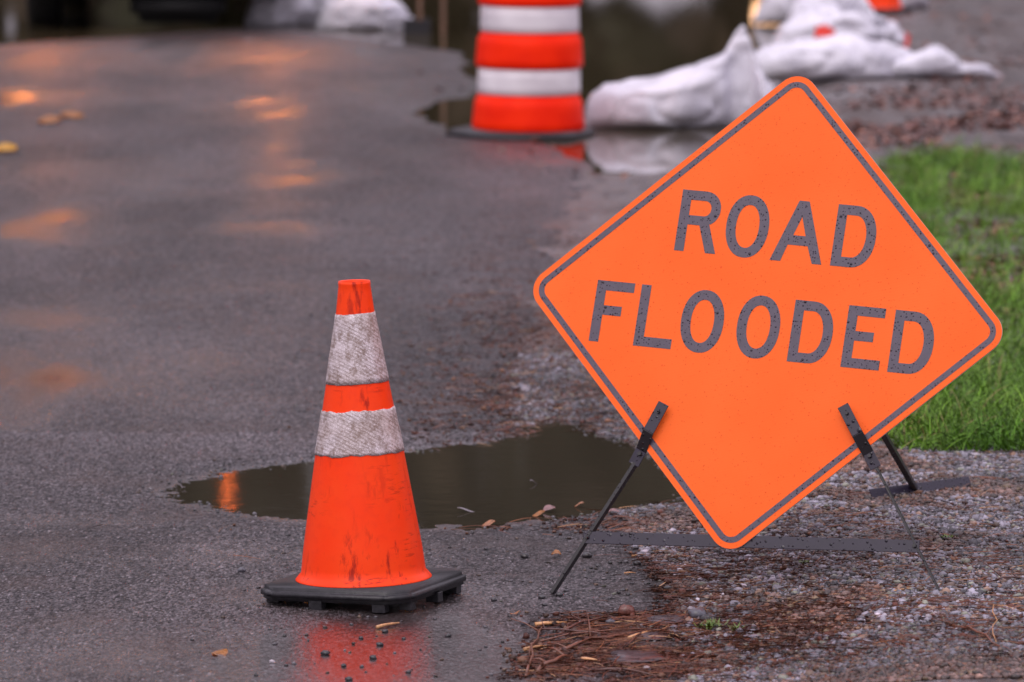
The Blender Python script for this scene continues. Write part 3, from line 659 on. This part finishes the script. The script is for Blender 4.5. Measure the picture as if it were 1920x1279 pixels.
sack('sandbag', [(-.44, .10), (-.42, .16), (-.35, .22), (-.22, .25), (-.07, .265), (.08, .30), (.18, .345), (.24, .385), (.295, .49), (.335, .53), (.36, .48), (.38, .36), (.41, .25), (.47, .17), (.54, .08)], .46,
     gz(1268, 236), .03, 'large white sandbag with a peaked tied end, beside the striped drum', GRP, 1, .065)
sack('sandbag', [(-.50, .04), (-.45, .14), (-.30, .22), (-.12, .25), (.10, .24), (.30, .20), (.45, .16), (.52, .05)], .50,
     gz(1545, 160), .05, 'flat white sandbag just behind the top corner of the sign', GRP, 2, .08)
sack('sandbag', [(-.42, .03), (-.3, .10), (-.1, .10), (.03, .15), (.09, .18), (.16, .14), (.24, .09), (.40, .07), (.46, .02)], .26,
     gz(1720, 162), .02, 'thin trailing sandbag with a small hump, furthest right along the gravel', GRP, 3, .05)
sack('sandbag', [(-.36, .05), (-.30, .20), (-.12, .27), (.10, .26), (.28, .20), (.36, .05)], .42, gz(1560, 118), .2, 'crumpled white sandbag at the middle of the pile', GRP, 4, .13)
x_, y_, z_ = gz(1600, 112); sack('sandbag', [(-.42, .05), (-.34, .25), (-.12, .38), (.04, .41), (.14, .29), (.25, .15), (.31, .03)], .5, (x_, y_+.2, z_+.03), -.1, 'tallest white sandbag heaped on the pile with orange scraps showing', GRP, 5, .13)
x_, y_, z_ = gz(1520, 45); sack('sandbag', [(-.38, .05), (-.3, .22), (-.1, .30), (.12, .30), (.3, .22), (.4, .05)], .45, (x_, y_, z_), .1, 'white sandbag at the back of the pile beside the lamp reflection', GRP, 7, .12)
x_, y_, z_ = gz(1560, 60); sack('sandbag', [(-.30, .05), (-.24, .2), (-.05, .26), (.12, .24), (.3, .05)], .4, (x_, y_, z_), .3, 'white sandbag just left of the far traffic cone, behind the tallest one', GRP, 8, .04)
x_, y_, z_ = gz(1708, 28); sack('sandbag', [(-.12, .05), (-.08, .2), (0, .28), (.08, .22), (.12, .05)], .3, (x_, y_, z_), .3, 'small upright white sandbag right of the far traffic cone', GRP, 9, .02)
x_, y_, z_ = gz(560, 44); sack('sandbag', [(-.36, .05), (-.30, .22), (-.1, .30), (.1, .32), (.3, .22), (.36, .04)], .45, (x_, y_, WZ-.02), .1, 'grey white sandbag in the flood nearest the black car', GRP, 10, .07)
x_, y_, z_ = gz(690, 52); sack('sandbag', [(-.34, .05), (-.26, .20), (-.08, .28), (.1, .26), (.24, .16), (.34, .04)], .45, (x_, y_, WZ-.02), -.1, 'white sandbag in the flood left of the striped drum', GRP, 11, .07)
def scrap(px, py, dy, sz, label, h):
    x, y, z = gz(px, py); bm = bmesh.new(); bmesh.ops.create_grid(bm, x_segments=8, y_segments=8, size=.5)
    for v in bm.verts: v.co = Vector((v.co.x*sz*1.5, -.02-.03*mn.noise(v.co*4), v.co.y*sz+.02*mn.noise(v.co*3)))
    bmesh.ops.solidify(bm, geom=bm.faces[:], thickness=.003)
    o = link('plastic_scrap', frommesh(bm), M_RED); o.location = (x, y+dy, z+h); o.rotation_euler = (-.4, .2, 0); tag(o, label, 'plastic scrap', 'red orange plastic scraps on the sandbag pile')
scrap(1542, 124, -.16, .075, 'small red orange scrap between the crumpled sandbags, left of the pair', .17)
scrap(1680, 105, -.05, .095, 'red orange scrap at the right end of the sandbag pile', .05)
# a second cone behind the pile
x_, y_ = G(1652, 38); cone((x_, y_, tz(x_, y_)+.002), (0, 0, .3), 'clean orange traffic cone far back behind the sandbag pile')

def emis(name, col, st_):
    a = NM(name); a.base((.8, .8, .8)); a.b.inputs['Emission Color'].default_value = (*col, 1); a.b.inputs['Emission Strength'].default_value = st_; return a.m
# ------------------------------------------------------------------ black car standing in the flood
a = NM('black_car_paint'); a.base((.008, .008, .010)).set(rough=.3, coat=1, coatr=.05); M_CAR = a.m
a = NM('tyre_rubber'); a.base((.010, .010, .011)).set(rough=.6); M_TYRE = a.m
a = NM('wheel_alloy'); a.base((.03, .03, .032)).set(rough=.35, metal=.9); M_RIM = a.m
a = NM('car_glass'); a.base((.01, .012, .014)).set(rough=.05); M_CGL = a.m
a = NM('tail_lens'); a.base((.45, .01, .01)).set(rough=.15); M_TAIL = a.m
mid_ = Vector((*G(308, 42), 0)); tw = 1.58
car = empty('parked_car', (mid_.x, mid_.y, -.05), (0, 0, math.radians(91.5))); tag(car, 'black car standing in the flood water with its amber signals lit above the frame', 'car')
# car coordinates: x forward, y left
prof = [(-.95, .42), (-.97, .62), (-.92, .98), (-.80, 1.06), (-.55, 1.16), (-.15, 1.44), (.35, 1.53), (1.15, 1.50), (1.75, 1.22), (2.15, 1.03), (3.1, .93), (3.45, .78), (3.55, .55), (3.5, .30), (3.05, .24), (.4, .24), (-.4, .24), (-.9, .30)]
bm = bmesh.new(); L_ = []
for yy, k in ((-.90, .965), (-.86, 1.0), (.86, 1.0), (.90, .965)):
    L_.append([bm.verts.new((1.3+(x-1.3)*k, yy*(1 if z < 1.05 else .80), .62+(z-.62)*k)) for x, z in prof])
for A_, B_ in zip(L_[:-1], L_[1:]):
    for i in range(len(prof)): bm.faces.new((A_[i], A_[(i+1) % len(prof)], B_[(i+1) % len(prof)], B_[i]))
bm.faces.new(L_[0][::-1]); bm.faces.new(L_[-1]); bmesh.ops.recalc_face_normals(bm, faces=bm.faces[:]); link('body', frommesh(bm), M_CAR, car, smooth=False)
for sg_ in (-1, 1):
    bm = bmesh.new(); f = bm.faces.new([bm.verts.new((x, sg_*.735, z)) for x, z in ((-.40, 1.12), (.0, 1.40), (1.15, 1.42), (1.70, 1.14))]); bmesh.ops.solidify(bm, geom=[f], thickness=.02); link('side_window', frommesh(bm), M_CGL, car, smooth=False)
    bm = bmesh.new(); bar(bm, (-.985, sg_*.55, .86), (-.985, sg_*.86, .84), .14, .03); bevel(bm, .01); link('tail_light', frommesh(bm), M_TAIL, car)
M_SIG = emis('amber_signal_glow', (1, .28, .05), 80)
for sg_ in (-1, 1):
    bm = bmesh.new(); bar(bm, (-1.03, sg_*.70, .93), (-1.03, sg_*.82, .93), .10, .03, (0, 0, 1)); bevel(bm, .008); link('signal_light', frommesh(bm), M_SIG, car)
bm = bmesh.new(); bmesh.ops.create_cube(bm, size=1); bmesh.ops.scale(bm, vec=(.5, .62, .22), verts=bm.verts[:]); bmesh.ops.translate(bm, vec=(-.55, -.12, .20), verts=bm.verts[:]); bevel(bm, .06, 3); link('spare_tyre', frommesh(bm), M_TYRE, car)
bm = bmesh.new(); bar(bm, (-1.0, -.80, .48), (-1.0, .80, .48), .12, .16, (1, 0, 0)); bevel(bm, .03); link('bumper', frommesh(bm), M_CAR, car)
def wheel(x, y):
    pr = [(.19, -.10), (.30, -.115), (.325, -.10), (.335, -.06), (.337, 0), (.335, .06), (.325, .10), (.30, .115), (.19, .10)]
    bm = lathe(pr, 40, close=False); me = frommesh(bm); me.transform(Matrix.Translation((x, y, .335)) @ Matrix.Rotation(PI/2, 4, 'X')); wo = link('wheel', me, M_TYRE, car)
    bm = lathe([(.02, -.05), (.19, -.04), (.205, -.09), (.205, .09), (.19, .04), (.02, .05)], 32); me = frommesh(bm); me.transform(Matrix.Translation((x, y, .335)) @ Matrix.Rotation(PI/2, 4, 'X')); link('rim', me, M_RIM, wo)
for x in (0, 2.65):
    for y in (-tw/2, tw/2): wheel(x, y)

# barricade with two legs in the water
a = NM('weathered_wood'); a.base(a.mix(a.rng(a.noise(12, 4, co=a.co(scale=(6, 6, .6))), .4, .6), (.13, .07, .045), (.20, .11, .07))).set(rough=.5); M_WOOD = a.m
x_, y_, z_ = gz(802, 62); bq = empty('barricade', (x_, y_, WZ-.06)); tag(bq, 'wooden barricade with two brown legs standing in the flood left of the striped drum', 'barricade')
for dx in (-.05, .10):
    bm = bmesh.new(); bar(bm, (dx, 0, 0), (dx, .02, 1.0), .030, .03, (1, 0, 0)); bevel(bm, .003); link('leg', frommesh(bm), M_WOOD, bq, smooth=False)
bm = bmesh.new(); bar(bm, (-.42, 0, .86), (.42, 0, .86), .20, .03, (0, 0, 1)); bevel(bm, .003); link('board', frommesh(bm), M_DRW, bq, smooth=False)
bm = bmesh.new(); bar(bm, (-.16, .03, .10), (.02, .03, .10), .11, .09, (0, 0, 1)); bevel(bm, .01); link('ballast_block', frommesh(bm), M_RUB, bq, smooth=False)

# ------------------------------------------------------------------ lamps whose light lies on the wet road
M_LAMP2 = emis('warm_lamp_glow', (1, .52, .24), 4.5)
a = NM('grey_pole'); a.base((.16, .16, .16)).set(rough=.5); M_POLE = a.m; M_LAMP3 = emis('orange_lamp_glow', (1, .15, .01), 24)
def lamp(px, py, Y, r, label, mat):
    tn = H/G(px, py)[1]; x = (px-960)/9000*Y*1.005; z = Y*tn-H
    t = empty('street_lamp', (x, Y, 0)); tag(t, label, 'street lamp')
    bm = bmesh.new(); tube(bm, [(.9, .3, -.2), (.9, .3, z*.5), (.9, .3, z+.35), (.7, .25, z+.6), (.1, .05, z+.5)], .06, .04, 8); link('pole', frommesh(bm), M_POLE, t)
    bm = lathe([(.05, z+.42), (r*.7, z+.40), (r*1.15, z+.18+r*.5), (r*1.15, z+.12+r*.5)], 20); link('lamp_shade', frommesh(bm), M_POLE, t)
    bm = bmesh.new(); bmesh.ops.create_uvsphere(bm, u_segments=16, v_segments=10, radius=r); bmesh.ops.scale(bm, vec=(3 if r < .06 else 1, 1, 1), verts=bm.verts[:]); bmesh.ops.translate(bm, vec=(0, 0, z), verts=bm.verts[:]); link('lamp_globe', frommesh(bm), mat, t)
lamp(424, 912, 52, .022, 'tall orange street lamp beyond the frame, mirrored in the near puddle', M_LAMP3)
lamp(1434, 30, 66, .20, 'pale warm lamp beyond the frame, mirrored beside the sandbags', M_LAMP2)

# ------------------------------------------------------------------ the dark wood beyond the flood, mirrored in the water
N = 70000
X = rng.uniform(-75, 75, N); Y = rng.uniform(70, 92, N); top = 17+5*fbm(X, Y, 9, 3); gapw = np.exp(-((X-2.5)/2.1)**6); bot = gapw*(.0530*Y-1.78)
Z = bot+(top-bot)*rng.random(N)
nrm_ = rng.normal(size=(N, 3)); nrm_ /= np.linalg.norm(nrm_, axis=1)[:, None]; t1 = np.cross(nrm_, [0, 0, 1.]); t1 /= np.linalg.norm(t1, axis=1)[:, None]; t2 = np.cross(nrm_, t1)
sz = rng.uniform(.35, .75, (N, 1)); c_ = np.stack([X, Y, Z], 1)
Vw = np.stack([c_-t1*sz, c_-t2*sz*.6, c_+t1*sz, c_+t2*sz*.6], 1).reshape(-1, 3)
tr = np.linspace(-74, 74, 90)+rng.normal(0, .5, 90); Vt = []; 
for x in tr:
    if -.5 < x < 5.5: x += 6
    y = 70+rng.random()*20; r = rng.uniform(.15, .32)
    for z, k in ((0, 1), (16, .5)): Vt += [(x-r*k, y-r*k, z), (x+r*k, y-r*k, z), (x+r*k, y+r*k, z), (x-r*k, y+r*k, z)]
Ft = np.array([[b*8+i, b*8+(i+1) % 4, b*8+4+(i+1) % 4, b*8+4+i] for b in range(90) for i in range(4)])+4*N
cw = rng.uniform(.5, 1.3, (N, 1))*np.where(rng.random((N, 1)) < .55, np.array([.060, .058, .026]), np.array([.085, .058, .034]))
Fw = np.concatenate([np.arange(4*N).reshape(-1, 4), Ft]); cw = np.concatenate([cw, np.tile([.06, .045, .035], (len(Ft), 1))])
a = NM('wood_foliage'); a.base(a.attr('tint', 0)).set(rough=.7); M_WF = a.m
tag(link('distant_wood', npmesh('distant_wood', np.concatenate([Vw, np.array(Vt)]), Fw, cw), M_WF, smooth=False), 'dark wood beyond the flooded road, mirrored in the water', 'wood', kind='stuff')

# ------------------------------------------------------------------ small things lying about
def rock_bm(r, sq=(1, 1, .7), seed=0, sub=2, amp=.25):
    bm = bmesh.new(); bmesh.ops.create_icosphere(bm, subdivisions=sub, radius=1)
    for v in bm.verts:
        k = 1+amp*mn.noise(v.co*1.4+Vector((seed*3.1, 0, 0)))+amp*.5*mn.noise(v.co*3.3+Vector((0, seed*2.7, 0)))
        v.co = Vector((v.co.x*sq[0]*k*r, v.co.y*sq[1]*k*r, v.co.z*sq[2]*k*r))
    return bm
def smat(name, c, rough=.35):
    a = NM(name); a.base(a.mix(a.rng(a.noise(120, 4), .35, .7), tuple(x*.75 for x in c), tuple(x*1.3 for x in c))).set(rough=rough, coat=.3, coatr=.15); a.bump(a.noise(300, 2), .4, .001); return a.m
M_DK = smat('dark_pebble', (.022, .022, .026)); M_BLU = smat('slate_stone', (.075, .075, .095)); M_PALE = smat('pale_pebble', (.42, .38, .42))
M_BARK = smat('wet_bark', (.085, .030, .020)); M_TWIG = smat('wet_twig', (.15, .055, .030)); M_CHIP = smat('wood_chip', (.58, .30, .13)); M_TAN = smat('tan_leaf', (.55, .26, .13)); M_PINK = smat('pink_leaf', (.45, .27, .27)); M_YEL = smat('yellow_leaf', (.75, .42, .03)); M_ORL = smat('orange_leaf', (.52, .22, .06)); M_CONEB = smat('pine_cone', (.13, .042, .030)); M_MOSS = smat('moss', (.09, .16, .012))
GP = 'dark pebbles scattered on the wet asphalt'
for px, py, r, m, lab in (
    (453, 1073, .0085, M_BLU, 'grey pebble alone on the asphalt left of the cone base'),
    (610, 1228, .0080, M_DK, 'dark pebble in the left half of the red cone reflection'),
    (700, 1236, .0070, M_DK, 'dark pebble in the middle of the red cone reflection'),
    (644, 1250, .0050, M_DK, 'tiny dark pebble low in the red cone reflection'),
    (654, 1276, .0065, M_DK, 'dark pebble at the bottom edge of the picture under the cone'),
    (712, 1211, .0065, M_DK, 'dark pebble just below the wood chip in front of the cone'),
    (722, 1186, .0060, M_DK, 'small dark pebble touching the wood chip in front of the cone'),
    (677, 1198, .0045, M_DK, 'tiny dark pebble left of the wood chip in front of the cone'),
    (757, 1199, .0040, M_DK, 'tiny dark pebble right of the wood chip in front of the cone'),
    (840, 1194, .0060, M_DK, 'dark pebble between the cone base and the left sign leg'),
    (766, 1262, .0050, M_DK, 'small dark pebble at the right rim of the cone reflection'),
    (984, 1047, .0090, M_DK, 'flat black pebble left of the crossbar end'),
    (1101, 1046, .0095, M_DK, 'black pebble below the left end of the crossbar'),
    (1195, 1060, .0080, M_DK, 'black pebble under the crossbar on the asphalt'),
    (1049, 1118, .0070, M_DK, 'black pebble touching the foot of the left sign leg'),
    (1016, 1123, .0065, M_DK, 'black pebble just left of the foot of the left sign leg'),
    (1252, 1107, .0080, M_DK, 'black pebble on the dark asphalt edge under the sign point'),
    (1021, 1137, .0055, M_DK, 'small black pebble below the foot of the left sign leg'),
    (926, 1128, .0060, M_DK, 'dark pebble halfway from the cone base to the left sign leg'),
    (510, 1243, .0055, M_PALE, 'pale pebble on the wet road near the bottom left of the cone'),
    (1088, 1170, .0060, M_PALE, 'pale pebble beside the left edge of the needle litter'),
    (1212, 1256, .0070, M_PALE, 'pale grey pebble at the bottom in the needle litter'),
    (983, 1172, .0080, M_BLU, 'blue grey pebble left of the long wood chip'),
    (1145, 1170, .0090, M_BLU, 'blue grey pebble between twigs below the crossbar'),
    (1308, 1160, .0190, M_BLU, 'larger slate grey stone behind the green moss sprig'),
    (1326, 1166, .0130, M_DK, 'dark stone beside the larger slate grey stone')):
    x, y = G(px, py); sd = px*.37 % 7; o = link('pebble', frommesh(rock_bm(r, (1.15, .9, .75), sd, 2, .35)), m, smooth=True); o.location = (x, y, tz(x, y)+r*.45); tag(o, lab, 'pebble', GP)
def stick(name, px0, px1, r0, r1, mat, lab, cat, group, lift=.010, bend=.01, kinks=6, br=0, seed=0):
    (x0, y0), (x1, y1) = G(*px0), G(*px1); rs = random.Random(seed); pts = []
    for i in range(kinks+1):
        t = i/kinks; x = x0+(x1-x0)*t+rs.uniform(-1, 1)*bend*.5; y = y0+(y1-y0)*t+rs.uniform(-1, 1)*bend; pts.append(Vector((x, y, tz(x, y)+r0+lift*math.sin(PI*t)*(1+rs.uniform(-.3, .3)))))
    base_ = pts[0].copy(); bm = bmesh.new(); tube(bm, [p-base_ for p in pts], r0, r1, 7)
    for b in range(br):
        p = pts[rs.randint(1, kinks-1)]-base_; d_ = Vector((rs.uniform(-1, 1), rs.uniform(-1, 1), rs.uniform(.1, .6))).normalized()*rs.uniform(.03, .08); tube(bm, [p, p+d_*.5, p+d_+Vector((0, 0, -.008))], r1*1.1, r1*.5, 5)
    o = link(name, frommesh(bm), mat); o.location = base_; return tag(o, lab, cat, group)
GT = 'wet twigs tangled in the needle litter'
for p0, p1, r0, r1, lab, br, sd in (
    ((990, 1272), (1012, 1176), .0030, .0018, 'upright reddish twig at the left edge of the litter pile', 3, 1),
    ((1000, 1185), (1160, 1200), .0022, .0012, 'thin dark twig slanting from the wood chip into the litter', 2, 2),
    ((1040, 1228), (1180, 1196), .0040, .0022, 'thick brown twig rising to the right across the litter pile', 2, 3),
    ((1052, 1190), (1138, 1162), .0032, .0016, 'twig pointing up right towards the blue grey pebble', 3, 4),
    ((985, 1212), (1240, 1178), .0022, .0010, 'long thin twig crossing the whole litter pile', 1, 5),
    ((1090, 1262), (1240, 1272), .0030, .0015, 'dark curved twig along the bottom edge of the picture', 2, 6),
    ((1010, 1262), (1070, 1235), .0045, .0030, 'stout broken twig end at the lower left of the litter pile', 3, 7),
    ((1150, 1228), (1235, 1178), .0020, .0010, 'fine reddish twig behind the dark bark pieces', 1, 8),
    ((1780, 1215), (1880, 1262), .0035, .0015, 'dark forked twig on the gravel at the bottom right corner', 3, 9),
    ((1840, 1145), (1918, 1125), .0030, .0015, 'dark twig at the right edge of the picture on the gravel', 2, 10),
    ((1862, 1170), (1868, 1255), .0016, .0010, 'pale bent straw lying on the gravel at the right edge', 1, 11)):
    stick('twig', p0, p1, r0, r1, M_CHIP if sd == 11 else (M_TWIG if sd % 2 else M_BARK), lab, 'twig', GT, br=br, seed=sd, bend=.012)
GC = 'split wood chips lying on the asphalt and litter'
for p0, p1, r0, lab in (((1003, 1176), (1062, 1172), .0052, 'long pale wood chip at the top left of the litter pile'),
                        ((982, 1222), (1024, 1215), .0042, 'short bright wood chip left of the stout twig'),
                        ((1178, 1202), (1220, 1188), .0048, 'orange wood chip in the middle of the litter pile'),
                        ((706, 1180), (748, 1172), .0040, 'wood chip on the red cone reflection in front of the cone'),
                        ((1090, 1240), (1120, 1243), .0045, 'pale flat wood chip low in the litter pile'),
                        ((1670, 1150), (1716, 1144), .0024, 'slim pale splinter on the gravel below the right sign leg'),
                        ((1170, 1077), (1192, 1077), .0018, 'slim tan splinter on the asphalt right of the left sign leg'),
                        ((1184, 1045), (1228, 1042), .0022, 'tan splinter just below the crossbar')):
    o = stick('wood_chip', p0, p1, r0, r0*.45, M_CHIP, lab, 'wood chip', GC, lift=.002, bend=.002, kinks=3)
def leafobj(px, py, L, Wd, mat, lab, rot=0, z=.004, group='fallen leaves lying on the road and puddle'):
    x, y = G(px, py); bm = bmesh.new(); n = 8; rows = []
    for i in range(n+1):
        t = i/n; wd = Wd/2*math.sin(PI*min(1, t*.96+.02))**.8; cz = .006*math.sin(t*3+px)
        rows.append([bm.verts.new(((t-.5)*L, wd*k, cz+.12*Wd*abs(k))) for k in (-1, -.5, 0, .5, 1)])
    for A_, B_ in zip(rows[:-1], rows[1:]):
        for i in range(4): bm.faces.new((A_[i], A_[i+1], B_[i+1], B_[i]))
    bmesh.ops.solidify(bm, geom=bm.faces[:], thickness=.0006)
    o = link('leaf', frommesh(bm), mat); o.location = (x, y, max(tz(x, y), WZ)+z); o.rotation_euler = (.15, 0, rot); tag(o, lab, 'leaf', group)
for px, py, L, Wd, mt_, lab, rt_ in (
    (916, 984, .032, .03, M_TAN, 'tan leaf at the near rim of the puddle', .2), (1010, 965, .030, .03, M_ORL, 'orange brown leaf on the near rim of the puddle', .1), (1030, 957, .032, .03, M_PINK, 'pinkish leaf on the puddle behind the orange brown one', .5),
    (1086, 948, .024, .02, M_TAN, 'small tan leaf floating nearest the left sign leg', -.2), (875, 957, .045, .012, M_PALE, 'narrow pale leaf floating on the puddle right of the cone', 0), (1043, 1046, .022, .03, M_ORL, 'rusty leaf between the left sign leg and the black pebble', 0),
    (412, 1228, .040, .03, M_ORL, 'yellow brown leaf flat on the road left of the cone reflection', .8), (12, 286, .10, .16, M_YEL, 'bright yellow leaf at the left edge of the road', .3), (93, 232, .11, .16, M_ORL, 'orange leaf on the road, lower of the two at the upper left', .2),
    (135, 221, .12, .16, M_ORL, 'orange leaf on the road, upper of the two at the upper left', .4), (1300, 320, .07, .10, M_TAN, 'tan leaf at the shore of the flood behind the sign edge', .2), (965, 1152, .02, .015, M_TAN, 'tiny tan leaf on the asphalt below the cone right foot', .1),
    (342, 911, .012, .012, M_PALE, 'tiny pale leaf in the left tip of the puddle', .1), (1708, 845, .03, .03, M_TAN, 'tan leaf at the foot of the grass beside the rear sign leg', .1), (1150, 965, .03, .02, M_PINK, 'dull leaf at the right shallow end of the puddle', 0),
    (465, 80, .05, .05, M_PALE, 'pale fleck standing in for a glint on the far road near the flood edge', 0), (1000, 905, .02, .01, M_PALE, 'pale fleck floating in the middle of the puddle', .4), (1128, 812, .03, .03, M_PALE, 'pale leaf at the far rim of the puddle', .4),  # the one near the flood edge is a wet-road glint made as a pale fleck
    (985, 735, .03, .04, M_PALE, 'pale leaf lying in the rusty litter above the puddle', .4)): leafobj(px, py, L, Wd, mt_, lab, rt_)
# pine cone, dark bark pieces, moss
x, y = G(1174, 1156); bm = rock_bm(.0165, (1.1, .9, .85), 3, 3, .2)
for v in bm.verts:
    an = math.atan2(v.co.y, v.co.x); v.co *= 1+.13*math.sin(an*9+v.co.z*500)*math.cos(v.co.z*620)
o = link('pine_cone', frommesh(bm), M_CONEB); o.location = (x, y, tz(x, y)+.012); tag(o, 'small reddish brown pine cone on the asphalt edge above the litter', 'pine cone')
for px, py, s_, lab in ((1215, 1195, .035, 'dark purple slab of bark in the middle of the litter'), (1190, 1235, .055, 'broad dark bark slab low in the litter'), (1245, 1165, .04, 'dark bark piece against the broken asphalt edge')):
    x, y = G(px, py); o = link('bark_piece', frommesh(rock_bm(s_, (1.15, 1.2, .13), px, 3, .35)), smat('bark_slab', (.040, .024, .030))); o.location = (x, y, tz(x, y)+.003); tag(o, lab, 'bark piece', 'dark bark pieces in the litter')
def sprig(px, py, n, sp, lab, L=(.01, .025)):
    x0, y0 = G(px, py); rs = random.Random(px); bm = bmesh.new()
    for i in range(n):
        x, y = rs.gauss(0, sp), rs.gauss(0, sp*.8); p = Vector((x, y, tz(x0+x, y0+y)-tz(x0, y0))); an = rs.uniform(0, 6.3); l_ = rs.uniform(*L); d_ = Vector((math.cos(an)*.8, math.sin(an)*.8, .7))*l_; s_ = Vector((-math.sin(an), math.cos(an), 0))*.0016
        a_, b_, c_, e_ = [bm.verts.new(q) for q in (p-s_, p+s_, p+d_*.6+s_*1.2, p+d_)]; bm.faces.new((a_, b_, c_, e_))
    o = link('moss_sprig', frommesh(bm), M_MOSS, smooth=False); o.location = (x0, y0, tz(x0, y0)+.004); tag(o, lab, 'moss', 'green moss sprigs on the gravel')
sprig(1333, 1182, 80, .012, 'bright green moss sprig in the needle litter beside the slate stone'); sprig(1381, 1192, 25, .004, 'tiny green sprig right of the bright moss')
sprig(1774, 1049, 40, .008, 'small green sprig on the gravel right of the crossbar end', (.005, .012)); sprig(1510, 1083, 30, .007, 'faint green sprig on the gravel under the crossbar', (.005, .012))
